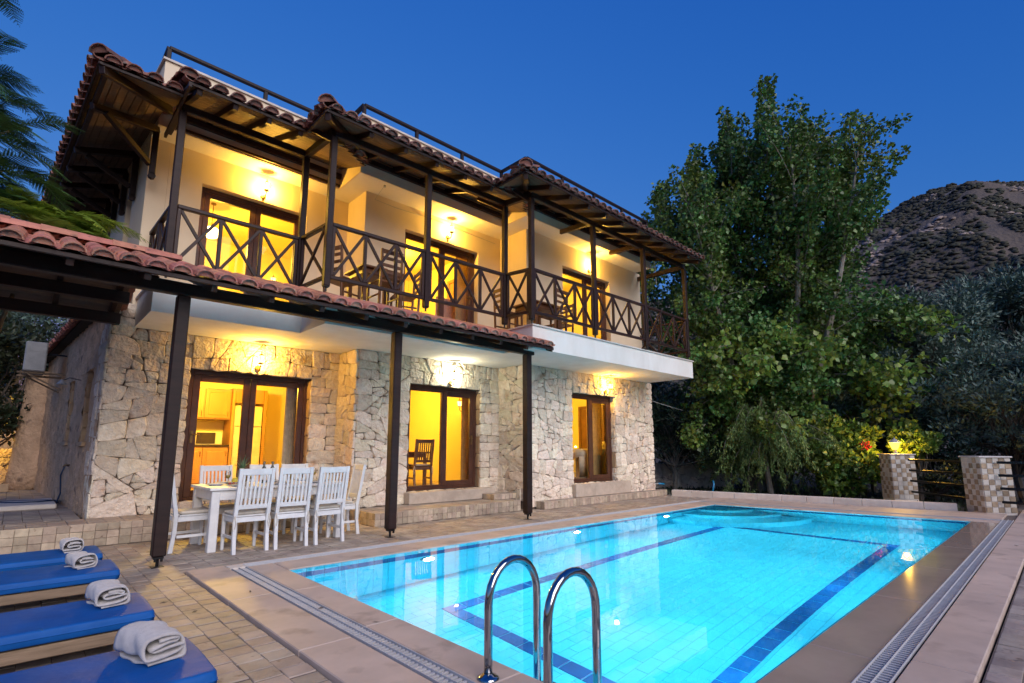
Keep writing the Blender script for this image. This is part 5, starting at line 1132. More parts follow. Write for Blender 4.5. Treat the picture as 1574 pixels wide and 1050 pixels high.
# ------------------------------------------------------------------ loungers and towels
def lounger():
    t = thing('sun_lounger', 'x', 'sun lounger', (0, 0, 0), 0, 'blue sun loungers in a row')
    W, L = .62, 2.0; nx, ny, = 28, 10; b = MB()
    def q(u, v, top):
        x, y = -L + L * u, -W / 2 + W * v; ex, ey = min(u, 1 - u) * L, min(v, 1 - v) * W; r_ = .032
        rx, ry = max(0, 1 - ex / r_), max(0, 1 - ey / r_); k = math.sqrt(min(1, rx * rx + ry * ry)); z = .125 + (.082 / 2) * max(0, 1 - k ** 5) ** .35
        crown = .006 * math.sin(math.pi * v) + .003 * math.sin(u * 19 + v * 3) * math.sin(v * 3.1)
        return (x, y, z + crown if top else .25 - z)
    us = sorted([0, .0015, .004, .008, .016] + [1 - q_ for q_ in (0, .0015, .004, .008, .016)] + [i / nx for i in range(1, nx)]); vs_ = sorted([0, .005, .013, .026, .052, 1, .995, .987, .974, .948] + [j / ny for j in range(1, ny)])
    for top in (1, 0):
        base = len(b.v); b.add([q(u, v, top) for u in us for v in vs_], [((i * len(vs_) + j), ((i + 1) * len(vs_) + j), ((i + 1) * len(vs_) + j + 1), (i * len(vs_) + j + 1))[::1 if top else -1] for i in range(len(us) - 1) for j in range(len(vs_) - 1)])
    for v in b.v: pass
    m_ = b.build('mattress', 'blue_fabric', t, smooth=True); m_.data.transform(Matrix.Translation((0, 0, .083)))
    b = MB()
    for y in (-W / 2 + .0015, W / 2 - .0015):
        s = 1 if y > 0 else -1; b.tube([(-L + .02, y - s * .001, .208), (-L / 2, y + s * .001, .208), (-.02, y - s * .001, .208)], .005, 6)
    b.tube([(-.001, -W / 2 + .03, .208), (-.001, W / 2 - .03, .208)], .005, 6); b.build('piping', 'blue_fabric', m_)
    for y in (-W / 2 + .02, W / 2 - .06): b = MB(); b.cbox(-L, y, .085, -.06, y + .04, .158, .005); b.build('side_rail', 'lounger_wood', t)
    for k in range(14): b = MB(); b.cbox(-L + .03 + k * .14, -W / 2 + .062, .13, -L + .12 + k * .14, W / 2 - .062, .155, .003); b.build('slat', 'lounger_wood', t)
    b = MB(); b.cbox(-.10, -W / 2 + .062, .085, -.06, W / 2 - .062, .158, .004); b.build('end_rail', 'lounger_wood', t)
    for x in (-L + .05, -.2):
        for y in (-W / 2 + .025, W / 2 - .075): b = MB(); b.cbox(x, y, 0, x + .05, y + .05, .084, .005); b.build('leg', 'lounger_wood', t)
    return t
lo = lounger()
lab = ['blue sun lounger with the topmost of the four towels, closest to the house', 'blue sun lounger second from the house in the row', 'blue sun lounger second from the pool ladder side of the row', 'blue sun lounger closest to the pool, with the largest looking towel']
LY = [(.765, 7.05), (.785, 6.05), (.78, 4.48), (.815, 3.19)]
for i, (x, y) in enumerate(LY):
    o = lo if i == 0 else dup(lo, (x, y, T0)); o.location = (x, y, T0); o['label'] = lab[i]
    if i == 3: o.scale = (1, 1.06, 1)
def towel(label, x, y, z, rz, seed, sc=1):
    """a towel folded over and over: a flattened spiral profile swept along its width"""
    r_ = random.Random(seed); W = .40 * sc; u_ = lambda a: r_.uniform(-a, a)
    key = [(-.115, .012), (0, .010), (.10, .012), (.138, .022), (.152, .055 + u_(.006)), (.140, .098), (.10, .124 + u_(.006)), (0, .132), (-.10, .124), (-.135, .105), (-.142, .072), (-.125, .040), (-.06, .036 + u_(.005)), (.04, .034), (.105, .040), (.122, .058), (.10, .072 + u_(.006)),
           (.03, .068), (-.05, .064), (-.085, .074), (-.06, .088 + u_(.006)), (.02, .094), (.085, .092 + u_(.008)), (.105, .098), (.09, .106), (.03, .110), (-.06, .106)]
    key = [Vector((x * sc * .80, z * sc * 1.45, 0)) for x, z in key]; prof = []
    for i in range(len(key) - 1):
        p0, p1, p2, p3 = key[max(i - 1, 0)], key[i], key[i + 1], key[min(i + 2, len(key) - 1)]
        for t4 in range(4):
            t_ = t4 / 4; q = .5 * ((2 * p1) + (-p0 + p2) * t_ + (2 * p0 - 5 * p1 + 4 * p2 - p3) * t_ * t_ + (-p0 + 3 * p1 - 3 * p2 + p3) * t_ ** 3); prof.append((q.x, q.y))
    n = len(prof) - 1
    b = MB(); nw = 15; m = Matrix.Translation((x, y, z)) @ Matrix.Rotation(rz, 4, 'Z'); vs = []
    for j in range(nw):
        w = (j / (nw - 1) - .5) * W
        for i, (px_, pz_) in enumerate(prof):
            tx, tz = prof[min(i + 1, n)][0] - prof[max(i - 1, 0)][0], prof[min(i + 1, n)][1] - prof[max(i - 1, 0)][1]; l = math.hypot(tx, tz) or 1
            o = .006 * math.sin(w * 17 + i * .11 + seed) + .004 * math.sin(w * 41 + i * .23); e = 1 + .045 * math.sin(i * .35 + seed) + r_.uniform(-.004, .004)
            zz_ = pz_ * (1 - .07 * abs(w / W * 2) ** 3)
            vs.append(m @ Vector((px_ + o, w * e, max(.0012, zz_ + o * .6))))
    N = n + 1; b.add(vs, [(j * N + i, j * N + i + 1, (j + 1) * N + i + 1, (j + 1) * N + i) for j in range(nw - 1) for i in range(n)])
    o = b.build('towel', 'towel', smooth=True); md = o.modifiers.new('thick', 'SOLIDIFY'); md.thickness = .013 * sc; md.offset = 0
    return tag(o, label, 'towel', 'folded towels on the loungers')
tz = T0 + .083 + .1655
towel('folded white towel on the lounger closest to the house, its edge hanging loose', .53, 7.10, tz, R(4), 1, .66); towel('folded white towel on the second lounger from the house', .53, 6.08, tz, R(14), 2, .64); towel('folded white towel on the second lounger from the pool ladder side', .56, 4.55, tz, R(8), 3, .72); towel('folded white towel on the lounger closest to the pool, overlapping its edge in view', .60, 3.27, tz, R(14), 4, .78)

# ------------------------------------------------------------------ odds and ends round the left side wall
def wp(t, x, z): return sp(t, x, z)
t = thing('air_conditioner', 'white outdoor air conditioner unit on a bracket by the stone side wall', 'air conditioner', tuple(sp(4.9, -.40, 2.8)))
o = sp(4.9, -.48, 2.80); b = MB(); b.cbox(o.x - .17, o.y - .42, o.z, o.x + .17, o.y + .42, o.z + .60, .02); b.build('case', 'ac', t)
b = MB(); b.cbox(o.x - .10, o.y - .426, o.z + .40, o.x + .06, o.y - .421, o.z + .50, .004); b.build('service_panel', 'ac', t)
b = MB()
for k in range(9): b.box(o.x - .176, o.y - .3, o.z + .1 + k * .045, o.x - .171, o.y + .3, o.z + .115 + k * .045)
b.build('grille', 'metal_black', t)
for dy in (-.35, .35): b = MB(); b.beam((o.x - .25, o.y + dy, o.z - .03), (o.x + .5, o.y + dy, o.z - .03), .04, .04); b.beam((o.x + .45, o.y + dy, o.z - .35), (o.x - .1, o.y + dy, o.z - .05), .03, .03); b.build('bracket', 'lounger_wood', t)
b = MB(); b.tube([(o.x + .17, o.y - .3, o.z + .35), (o.x + .3, o.y - .35, o.z + .37), (o.x + .48, o.y - .4, o.z + .36)], .018, 6); b.build('pipe', 'metal_black', t)
t = thing('outdoor_shower', 'grey shower head on a short arm from the stone side wall', 'shower', tuple(sp(2.25, -.03, 2.42))); o = sp(2.25, 0, 2.45); b = MB(); b.tube([o, o + Vector((-.16, -.02, .03)), o + Vector((-.24, -.03, -.02))], .012, 6); b.build('arm', 'steel', t); b = MB(); b.lathe([(.015, .05), (.03, .03), (.075, -.03), (.07, -.035)], tuple(o + Vector((-.26, -.03, -.06))), 14); b.build('head', 'ac', t)
b = MB(); o = sp(2.2, -.03, .95); pts = [o, o + Vector((-.05, 0, .01)), o + Vector((-.09, .02, -.15)), o + Vector((-.06, .08, -.45)), Vector((o.x - .10, o.y + .1, .30))]
for k in range(60):
    a = k * .42; r_ = .30 + .08 * math.sin(k * .9); pts.append(Vector((o.x - .50 + math.cos(a) * r_ * 1.25, o.y + .55 + math.sin(a) * r_ * .9, .29 + .0012 * k)))
b.tube(pts, .014, 6); single(b, 'garden_hose', 'hose', 'dark blue hose coiled on the path below the tap', 'hose')
b = MB(); o = sp(2.2, -.015, .97); b.tube([o, o + Vector((-.07, 0, 0)), o + Vector((-.085, 0, -.035))], .013, 6); b.tube([o + Vector((-.05, -.03, .03)), o + Vector((-.05, .03, .03))], .007, 6); single(b, 'tap', 'brass', 'small brass tap on the stone side wall', 'tap')
b = MB(); o = sp(7.9, -.25, .27); b.lathe([(.62, 0), (.58, .5), (.52, 1.5), (.47, 2.85), (.44, 2.9)], (o.x + .32, o.y + .3, o.z), 22); single(b, 'stone_column', 'render_stone', 'rounded stone buttress at the far end of the side wall', 'column')
b = MB(); o = sp(7.2, -.62, .27); b.cbox(o.x - .18, o.y - .1, .27, o.x + .14, o.y + .1, .45, .01); single(b, 'stone_block', 'stone_tan', 'small loose stone block at the foot of the round buttress', 'block', smooth=False)
def dry_wall(label, p, q, h, z0, seed, size=.34, m='stone'):
    p, q = Vector((*p, 0)), Vector((*q, 0)); d = (q - p).normalized(); L = (q - p).length; n = d.cross(Vector((0, 0, 1)))
    t = thing('garden_wall', label, 'wall', tuple(p.lerp(q, .5))); b = MB(); u = Vector((0, 0, 1))
    b.add([p + u * z0, q + u * z0, q + u * (z0 + h), p + u * (z0 + h)] + [v - n * .4 for v in (p + u * z0, q + u * z0, q + u * (z0 + h), p + u * (z0 + h))], [(0, 1, 2, 3), (7, 6, 5, 4), (3, 2, 6, 7), (0, 3, 7, 4), (1, 5, 6, 2)]); b.build('core', 'mortar', t)
    pieces(t, 'stone', stone_items(p + u * z0, d, u, L, h, (), size, m, seed, .06, False, False), 160, 'stone_field'); return t
dry_wall('lower dry stone garden wall left of the house', (-6, 20.6), (.6, 20.4), 1.15, .1, 41, .42); dry_wall('upper dry stone garden wall behind the lower one', (-7, 22.6), (.9, 22.4), 2.0, .2, 42, .45); dry_wall('dry stone wall in the dark behind the oleander', (14.6, 11.6), (18.5, 8.2), .95, -.2, 43, .45)
b = MB(); pts = [(13.2, 8.6, .22), (13.7, 8.5, .22), (13.95, 8.45, .23), (14.2, 8.40, .21)]; b.tube(pts[:3], .022, 6); single(b, 'white_pipe', 'ac', 'white pipe on the ground beside the house corner', 'pipe'); b = MB(); b.tube(pts[2:], .028, 6); single(b, 'hose_end', 'hose_cyan', 'bright blue hose end by the house corner', 'hose'); b = MB(); b.tube([(14.75, 7.2, -.1), (14.8, 7.15, .25), (14.86, 7.2, .32)], .025, 6); single(b, 'hose_end', 'hose_cyan', 'bright blue hose standing up from the flower bed', 'hose')
b = MB(); pts = [Vector((13.15, 8.1, 2.62)).lerp(Vector((18.2, 8.2, 2.42)), k / 10) - Vector((0, 0, .12 * math.sin(math.pi * k / 10))) for k in range(11)]; b.tube(pts, .008, 5); single(b, 'cable', 'ac', 'thin pale cable running from the house corner to the trees', 'cable')
b = MB(); pts = [(4.66, 8.5, 6.25), (4.7, 8.93, 6.15), (5.2, 8.93, 6.13), (6.0, 8.93, 6.17), (7.9, 8.93, 6.12)]; b.tube(pts, .004, 5)
for p in ((4.66, 8.5, 6.24), (5.9, 8.92, 6.17)): b.box(p[0] - .02, p[1] - .03, p[2] - .02, p[0] + .02, p[1], p[2] + .02)
single(b, 'clothes_line', 'ac', 'thin line with small clips under the middle balcony ceiling', 'line')
b = MB()
for x, y, r_ in ((1.9, 4.2, .3), (1.65, 5.1, 1.2), (2.05, 3.6, 2.2), (1.18, 4.9, .7), (1.05, 5.35, .1), (9.6, .6, 1), (7.4, 1.05, .6), (8.0, .97, 2)):
    c, s = math.cos(r_), math.sin(r_); b.add([(x - .035 * c, y - .035 * s, .006), (x - .01 * s, y + .01 * c, .012), (x + .035 * c, y + .035 * s, .006), (x + .01 * s, y - .01 * c, .004)], [(0, 3, 2, 1)])
for v in range(len(b.v)): 
    if b.v[v][0] < 1.4: b.v[v] = (b.v[v][0], b.v[v][1], b.v[v][2] + PZ)
o = b.build('fallen_leaves', 'bark'); o['kind'] = 'stuff'; o['label'] = 'few dry leaves lying on the coping and paving'
# ------------------------------------------------------------------ vegetation
def leaf_obj(name, pos, dirs, size, m, parent=None, wid=.8, seed=0, kind=None, fold=.25, droop=None, shape='broad'):
    """many leaves as folded quads; pos and dirs (N,3), size (N,)"""
    r_ = np.random.RandomState(seed); n = len(pos); d = dirs / (np.linalg.norm(dirs, axis=1, keepdims=True) + 1e-9)
    rv = r_.normal(size=(n, 3)); s = np.cross(d, rv); s /= (np.linalg.norm(s, axis=1, keepdims=True) + 1e-9); nn = np.cross(s, d)
    L = size[:, None]; w = L * wid / 2
    base = pos; tip = pos + d * L - nn * L * .12; mid = pos + d * L * (.38 if shape == 'broad' else .5)
    V = np.stack([base, mid + s * w + nn * w * fold, tip, mid - s * w + nn * w * fold, mid + nn * 0 - nn * w * .1 + d * L * .05], 1).reshape(-1, 3)
    idx = np.arange(n)[:, None] * 5
    F = np.concatenate([idx + np.array([0, 1, 4]), idx + np.array([1, 2, 4]), idx + np.array([2, 3, 4]), idx + np.array([3, 0, 4])], 1).reshape(-1, 3)
    me = bpy.data.meshes.new(name); me.vertices.add(len(V)); me.vertices.foreach_set('co', V.ravel()); me.loops.add(len(F) * 3); me.loops.foreach_set('vertex_index', F.ravel().astype(np.int32))
    me.polygons.add(len(F)); me.polygons.foreach_set('loop_start', np.arange(len(F)) * 3); me.polygons.foreach_set('loop_total', np.full(len(F), 3)); me.materials.append(M[m]); me.update(calc_edges=True)
    o = bpy.data.objects.new(name, me); C.objects.link(o); adopt(o, parent)
    if kind: o['kind'] = kind
    return o
def limb(p, q, r0, r1, n=6, bend=.15, rr=None):
    rr = rr or random; p, q = Vector(p), Vector(q); L = (q - p).length; off = Vector((rr.uniform(-1, 1), rr.uniform(-1, 1), rr.uniform(-.3, .6))) * L * bend
    return [p.lerp(q, k / n) + off * math.sin(math.pi * k / n) for k in range(n + 1)], [r0 + (r1 - r0) * k / n for k in range(n + 1)]
def poplar():
    rr = random.Random(8); npr = np.random.RandomState(8)
    base = Vector((17.95, 6.85, -.2)); t = thing('poplar_tree', 'tall many stemmed poplar tree with rounded leaves behind the pool', 'tree', tuple(base))
    AX = Vector((.726, -.6876, 0)); AY = Vector((.6876, .726, 0)); P = []; D = []; S = []; W = lambda u, v, z: base + AX * u + AY * v + Vector((0, 0, z))
    def top(u): return float(np.interp(u, [-4.7, -4.1, -3.5, -2.4, -1.0, -.4, .4, 1.5, 2.7, 3.6, 4.2, 4.9], [7.2, 8.9, 10.3, 11.6, 12.9, 13.7, 13.9, 12.6, 13.3, 11.6, 11.4, 8.0]))
    b = MB(); stems = []
    for k in range(15):
        u = -3.6 + 7.2 * k / 14 + rr.uniform(-.3, .3); v = rr.uniform(-2.2, 2.2); h = top(u) * rr.uniform(.80, .92)
        pts, rs_ = limb(W(u * .10, v * .15, 0), W(u * .92, v, h), .15, .016, 12, .05, rr); b.tube(pts, rs_, 7); stems.append(pts)
    b.build('trunk', 'pale_bark', t); b = MB()
    def plume(p, e, r0, dens, droop=.25):
        """a shoot clothed in leaves: clusters set along its length, narrowing to the tip"""
        lp, lr = limb(p, e, .018, .004, 5, .07, rr); b.tube(lp, lr, 4, cap=False); L = (e - p).length; n = int(dens * L); pp = np.array([tuple(q) for q in lp]); ts = npr.uniform(.08, 1.02, n); i = np.clip((ts * 5).astype(int), 0, 4); f = ts * 5 - i
        c = pp[i] * (1 - f[:, None]) + pp[i + 1] * f[:, None]; r_ = r0 * (1.05 - .72 * ts) * npr.uniform(.3, 1, n) ** .6; v = npr.normal(size=(n, 3)); v /= np.linalg.norm(v, axis=1, keepdims=True)
        P.append(c + v * r_[:, None]); D.append(v * .9 + npr.normal(size=(n, 3)) * .35 + np.array([0, 0, -droop])); S.append(npr.uniform(.08, .165, n))
    for k in range(44):                                    # upright plumes that make the rounded tops
        u = -4.4 + 8.7 * (k + rr.random()) / 44; v = rr.uniform(-1.7, 1.7); z = top(u) * rr.uniform(.93, 1.0) if k % 3 else top(u); L = rr.uniform(1.7, 3.0)
        plume(W(u * .93, v * .9, z - L), W(u + rr.uniform(-.15, .2), v, z), rr.uniform(.34, .50), 150)
    for pts in stems:                                      # side shoots, rising in the upper crown and spreading lower down
        for k in range(2, 13):
            for q in range(4):
                p = pts[k].lerp(pts[k - 1], rr.random()); f = (p.z - base.z) / 14; a = rr.uniform(0, 2 * math.pi); reach = rr.uniform(.9, 2.1) * (1.15 - .5 * f); o = Vector((math.cos(a), math.sin(a), 0)); up_ = rr.uniform(.1, .7) if f < .45 else rr.uniform(.6, 1.3)
                e = p + o * reach + Vector((0, 0, reach * up_)); u = (e - base).dot(AX); zt = top(max(-4.7, min(4.9, u)))
                if e.z - base.z > zt: e.z = base.z + zt - rr.uniform(.2, 1)
                lim = (-4.6, 4.3); 
                if u < lim[0] or u > lim[1]: e = e - AX * (u - max(lim[0], min(lim[1], u)))
                plume(p, e, rr.uniform(.36, .62), 90, .4)
    for k in range(70):                                    # leafy skirts reaching down at the front and right
        u = rr.uniform(-3.6, 4.5); z = rr.uniform(1.6, 6.0); p = W(u * .75, rr.uniform(-1.5, .5), z + rr.uniform(.2, .9)); plume(p, W(u, rr.uniform(-3.0, -1.2), z), rr.uniform(.36, .55), 110, .6)
    b.build('branches', 'pale_bark', t, kind='stuff')
    leaf_obj('crown', np.concatenate(P), np.concatenate(D), np.concatenate(S), 'poplar', t, .95, 3, 'stuff')
    for k in range(16):                                    # long low shoots with young leaves at the front
        u = rr.uniform(-3.4, 4.6); p = W(u * .8, -1.6, rr.uniform(2.2, 5.4)); e = W(u + rr.uniform(-.8, .8), rr.uniform(-3.6, -2.6), p.z + rr.uniform(-.6, .5)); bb = MB(); lp, lr = limb(p, e, .022, .006, 5, .1, rr); bb.tube(lp, lr, 5); bo = bb.build('shoot', 'pale_bark', t); n = 95
        ts = npr.uniform(.25, 1.05, n); c = np.array(p) + (np.array(e) - np.array(p)) * ts[:, None] + npr.normal(size=(n, 3)) * .2
        leaf_obj('leaves', c, npr.normal(size=(n, 3)) * .8 + np.array([0, 0, -.6]), npr.uniform(.12, .20, n), 'poplar_young', bo, 1.0, 40 + k, 'stuff')
poplar()
def bushy(name, label, cat, c, rad, n, size, m, seed, wid=.25, trunk=None, clumps=26, up_=.25, stems='bark', group=None, hollow=.55, shape='broad', sway=.5):
    """leafy crown of many clumps spread over an uneven ellipsoid, on a stem with limbs"""
    rr = random.Random(seed); npr = np.random.RandomState(seed); c = Vector(c); g0 = Vector((c.x, c.y, trunk if trunk is not None else c.z - rad[2]))
    t = thing(name, label, cat, tuple(g0), 0, group); b = MB(); P = []; D = []; S = []
    tr, r_ = limb(g0, c - Vector((0, 0, rad[2] * .35)), .05 * (1 + rad[2] * .35), .035 * (1 + rad[2] * .3), 6, .06, rr); b.tube(tr, r_, 7); st = tr[-1]
    for k in range(clumps):
        a = rr.uniform(0, 2 * math.pi); z = rr.uniform(-.85, 1); q = math.sqrt(1 - z * z); f = rr.uniform(hollow, 1) * rr.uniform(.8, 1.12)
        e = c + Vector((math.cos(a) * q * rad[0] * f, math.sin(a) * q * rad[1] * f, z * rad[2] * f)); lp, lr = limb(tr[rr.randint(2, 6)], e, .028, .006, 4, .12, rr); b.tube(lp, lr, 4, cap=False)
        cr = min(rad) * rr.uniform(.24, .42) * (.8 if clumps > 70 else 1); m_ = n // clumps; v = npr.normal(size=(m_, 3)); v /= np.linalg.norm(v, axis=1, keepdims=True); rad_ = npr.uniform(.2, 1, m_)[:, None] ** .5
        P.append(np.array(e) + v * rad_ * cr * np.array([1, 1, .8])); D.append(v * .8 + npr.normal(size=(m_, 3)) * sway + np.array([0, 0, up_])); S.append(npr.uniform(size * .7, size * 1.3, m_))
    b.build('trunk', stems, t); leaf_obj('crown', np.concatenate(P), np.concatenate(D), np.concatenate(S), m, t, wid, seed, 'stuff', shape=shape); return t
ol = 'olive trees beyond the fence'
bushy('olive_tree', 'grey green olive tree right behind the pillar with the lantern', 'olive tree', (19.6, 4.3, 2.35), (1.7, 1.9, 1.75), 25500, 0.138, 'olive', 51, .34, -.1, 92, .35, group=ol)
bushy('olive_tree', 'tall grey green olive tree whose young shoots rise above its neighbours', 'olive tree', (22.0, 3.4, 4.0), (2.2, 2.3, 2.6), 28900, 0.163, 'olive', 52, .34, -.1, 100, .35, group=ol)
bushy('olive_tree', 'dark olive tree at the right edge behind the pillar without a lamp', 'olive tree', (18.6, .9, 2.2), (1.7, 1.9, 2.0), 25500, 0.138, 'olive', 53, .34, -.1, 92, .35, group=ol)
bushy('olive_tree', 'olive tree highest up at the right edge of the grove', 'olive tree', (24.5, .6, 4.9), (2.6, 3.0, 3.0), 28900, 0.188, 'olive', 54, .34, -.1, 104, .35, group=ol)
bushy('olive_tree', 'olive tree between the poplar and the rest of the grove', 'olive tree', (24.5, 6.6, 4.2), (2.3, 2.4, 2.9), 22100, 0.188, 'olive', 55, .34, -.1, 88, .35, group=ol)
bushy('olive_tree', 'low olive growing through behind the black rails at the right edge', 'olive tree', (17.0, -1.0, 1.3), (1.2, 1.7, 1.35), 15300, 0.125, 'olive', 56, .34, -.1, 72, .35, group=ol)
bushy('garden_shrub', 'dense leafy shrub filling in behind the black rails', 'shrub', (17.8, 2.5, .75), (.9, 1.25, .85), 6500, .10, 'bush', 57, .45, -.2, 34)
bushy('oleander', 'dark oleander with long narrow leaves beside the house corner', 'oleander', (16.2, 9.2, 1.9), (1.3, 1.7, 1.45), 7000, .24, 'oleander', 58, .16, -.15, 44, .5, stems='pale_bark', shape='long')
bushy('dark_shrub', 'dark tall shrub behind the oleander', 'shrub', (19.0, 13.0, 2.6), (2.4, 2.6, 2.8), 9000, .20, 'oleander', 59, .4, -.2, 46)
bushy('dark_shrub', 'dark undergrowth shrub below the poplar left of the weeping tree', 'shrub', (18.6, 9.6, 1.2), (1.4, 1.6, 1.3), 7000, .16, 'bush', 60, .5, -.2, 40)
bushy('climbing_shrub', 'leafy shrub lit yellow by the pillar lantern with red flowers', 'shrub', (17.0, 4.25, .95), (.95, .95, 1.05), 4200, .14, 'poplar_young', 61, .8, -.2, 30)
bushy('lit_shrub', 'small leafy shrub glowing yellow just right of the pillar lantern', 'shrub', (17.15, 2.75, 1.35), (.55, .65, .45), 1900, .12, 'poplar_young', 63, .8, -.2, 22)
rr = random.Random(6); npr = np.random.RandomState(66)
t = thing('red_blossom', 'cluster of red blossoms left of the pillar lantern', 'flower', (16.3, 3.9, 1.4)); c = np.array([16.25, 3.62, 1.32]) + npr.normal(size=(60, 3)) * .05
leaf_obj('petals', c, npr.normal(size=(60, 3)), npr.uniform(.04, .07, 60), 'red_flower', t, 1, 5, 'stuff')
b = MB(); b.tube([(16.6, 4.0, .9), (16.4, 3.8, 1.2), (16.25, 3.62, 1.32)], .006, 4); b.build('stem', 'bark', t)
def weeping():
    rr = random.Random(12); npr = np.random.RandomState(12); g0 = Vector((16.6, 6.25, -.15)); t = thing('weeping_pepper_tree', 'small weeping pepper tree with feathery drooping foliage beside the pool kerb', 'tree', tuple(g0)); b = MB(); P = []; D = []; S = []
    tr, r_ = limb(g0, g0 + Vector((0, .1, 1.5)), .09, .05, 6, .05, rr); b.tube(tr, r_, 8)
    for k in range(60):
        a = rr.uniform(0, 2 * math.pi); R0 = rr.uniform(.4, 2.0); top = g0 + Vector((math.cos(a) * R0 * .62, math.sin(a) * R0 * .68, rr.uniform(1.5, 3.3) * (1 - R0 * .14))); end = g0 + Vector((math.cos(a) * R0 * .85, math.sin(a) * R0 * 1.12, max(.2, top.z - g0.z - rr.uniform(.4, 1.5))))
        lp = []; 
        for s in range(9):
            q = s / 8; p = tr[-2].lerp(top, min(1, q * 2)) if q <= .5 else top.lerp(end, (q - .5) * 2) + Vector((math.cos(a), math.sin(a), 0)) * .18 * math.sin(math.pi * (q - .5) * 2); lp.append(p)
        b.tube(lp, [.016 - .0015 * s for s in range(9)], 4, cap=False)
        for s in range(2, 9):                              # hanging sprays
            for w in range(3):
                st = lp[s] + Vector((rr.uniform(-.14, .14), rr.uniform(-.14, .14), rr.uniform(-.06, .10))); ln = rr.uniform(.25, .6); n = 26; ts = npr.uniform(0, 1, n); c = np.array(st) + np.outer(ts, [math.cos(a) * ln * .45 + rr.uniform(-.12, .12), math.sin(a) * ln * .45 + rr.uniform(-.12, .12), -ln * .85]) + npr.normal(size=(n, 3)) * .018
                P.append(c); D.append(npr.normal(size=(n, 3)) * .5 + np.array([0, 0, -.8])); S.append(npr.uniform(.08, .15, n))
    b.build('trunk', 'pale_bark', t); leaf_obj('crown', np.concatenate(P), np.concatenate(D), np.concatenate(S), 'pepper', t, .17, 13, 'stuff', shape='long')
weeping()
# feathery tree at the left edge, each frond a part
def frond(base, d, L, m, parent, seed, droop=.35, w=.26):
    rr = np.random.RandomState(seed); d = Vector(d).normalized(); side = d.cross(Vector((0, 0, 1))).normalized(); pts = []
    for k in range(9):
        q = k / 8; pts.append(Vector(base) + d * L * q + Vector((0, 0, -droop * L * q * q)))
    b = MB(); b.tube(pts, [.008 - .0007 * k for k in range(9)], 4, cap=False)
    for k in range(1, 20):
        q = k / 20; i = min(7, int(q * 8)); p = pts[i].lerp(pts[i + 1], q * 8 - i); t_ = (pts[i + 1] - pts[i]).normalized(); wl = w * L * (math.sin(math.pi * min(.97, q * .9 + .12)) ** .8)
        for s in (-1, 1):
            pd = (side * s * .85 + t_ * .55 + Vector((0, 0, rr.uniform(-.3, .05)))).normalized(); pn = pd.cross(t_).normalized(); n = 10
            for j in range(n):                              # leaflets along each pinna
                u = (j + .5) / n; o = p + pd * wl * u; ll = min(.05, wl * .22) * (1 - .45 * u)
                for s2 in (-1, 1):
                    e = (t_ * s2 * .8 + pd * .6).normalized() * ll; wv = pd * ll * .34; b.add([o, o + e * .5 + wv, o + e, o + e * .5 - wv], [(0, 1, 2, 3)])
    return b.build('frond', m, parent)
t = thing('feathery_tree', 'tree with fern like fronds reaching in from the left above the pergola', 'tree', (-2.3, 10.6, 0))
b = MB(); p_, r_ = limb((-2.6, 11.0, 0), (-2.2, 10.8, 5.2), .16, .09, 8, .04, random.Random(2)); b.tube(p_, r_, 8); trunk = b.build('trunk', 'bark', t)
rr = random.Random(14); cen = Vector((-1.75, 10.7, 6.1)); k = 0
limbs = [(-.5, 9.3, 4.3), (-.35, 9.3, 4.9), (-.38, 9.4, 5.5), (-.5, 9.5, 6.0), (-.7, 9.5, 6.5), (-1.0, 9.4, 7.6), (-.8, 9.9, 4.6), (-.65, 10.1, 5.2), (-.75, 9.7, 5.9), (-.6, 9.2, 5.2), (-.5, 9.6, 4.6), (-.85, 9.5, 5.6), (-.9, 9.5, 4.9)]
for lx, ly, lz in limbs:
    lx -= .12
    b = MB(); pp, r_ = limb((-2.25, 10.8, min(5.0, lz - 1.0)), (lx, ly, lz), .05, .014, 6, .08, rr); b.tube(pp, r_, 5); b.build('limb', 'bark', t)
    for j in range(21):
        st = pp[rr.randint(2, 6)]; a = rr.uniform(-2.3, 1.6); frond(st + Vector((rr.uniform(-.1, .1), 0, rr.uniform(-.15, .15))), (math.cos(a) * .9, math.sin(a) * .8, rr.uniform(-.15, .55)), rr.uniform(.6, .95), 'frond', t, k, rr.uniform(.25, .6)); k += 1
t = thing('feathery_sapling', 'bright young fern like shoot above the pergola roof', 'tree', (-.35, 8.95, 3.2))
b = MB(); p_, r_ = limb((-.55, 9.95, 0), (.0, 9.5, 4.4), .04, .02, 6, .03, rr); b.tube(p_, r_, 6); b.build('trunk', 'bark', t)
for j in range(34):
    a = rr.uniform(-2.2, 1.6); frond((.05 + rr.uniform(-.45, .25), 9.35 + rr.uniform(-.1, .2), 4.45 + rr.uniform(-.35, .1)), (math.cos(a), math.sin(a) * .6, rr.uniform(.05, .6)), rr.uniform(.55, .95), 'frond_lit', t, 500 + j, rr.uniform(.3, .7), .28)
bushy('dark_bush', 'dark bush left of the air conditioner above the garden wall', 'bush', (-.75, 18.2, 2.9), (1.35, 1.4, 2.0), 8000, .15, 'bush', 71, .5, .2, 44)
bushy('dark_bush', 'pale leaved bush beyond the garden wall lit by a warm lamp', 'bush', (-.1, 24.5, 5.2), (2.2, 1.8, 2.4), 9000, .17, 'olive', 72, .4, .2, 44)
bushy('dark_bush', 'dark bush at the left edge under the pergola roof', 'bush', (-2.4, 18.0, 2.6), (1.5, 1.5, 2.2), 8000, .16, 'bush', 73, .5, .2, 40)
bushy('dark_bush', 'tall tree mass behind the house on the left', 'tree', (-3.0, 27, 4.2), (3.2, 3, 4.0), 12000, .22, 'bush', 74, .5, .2, 50)
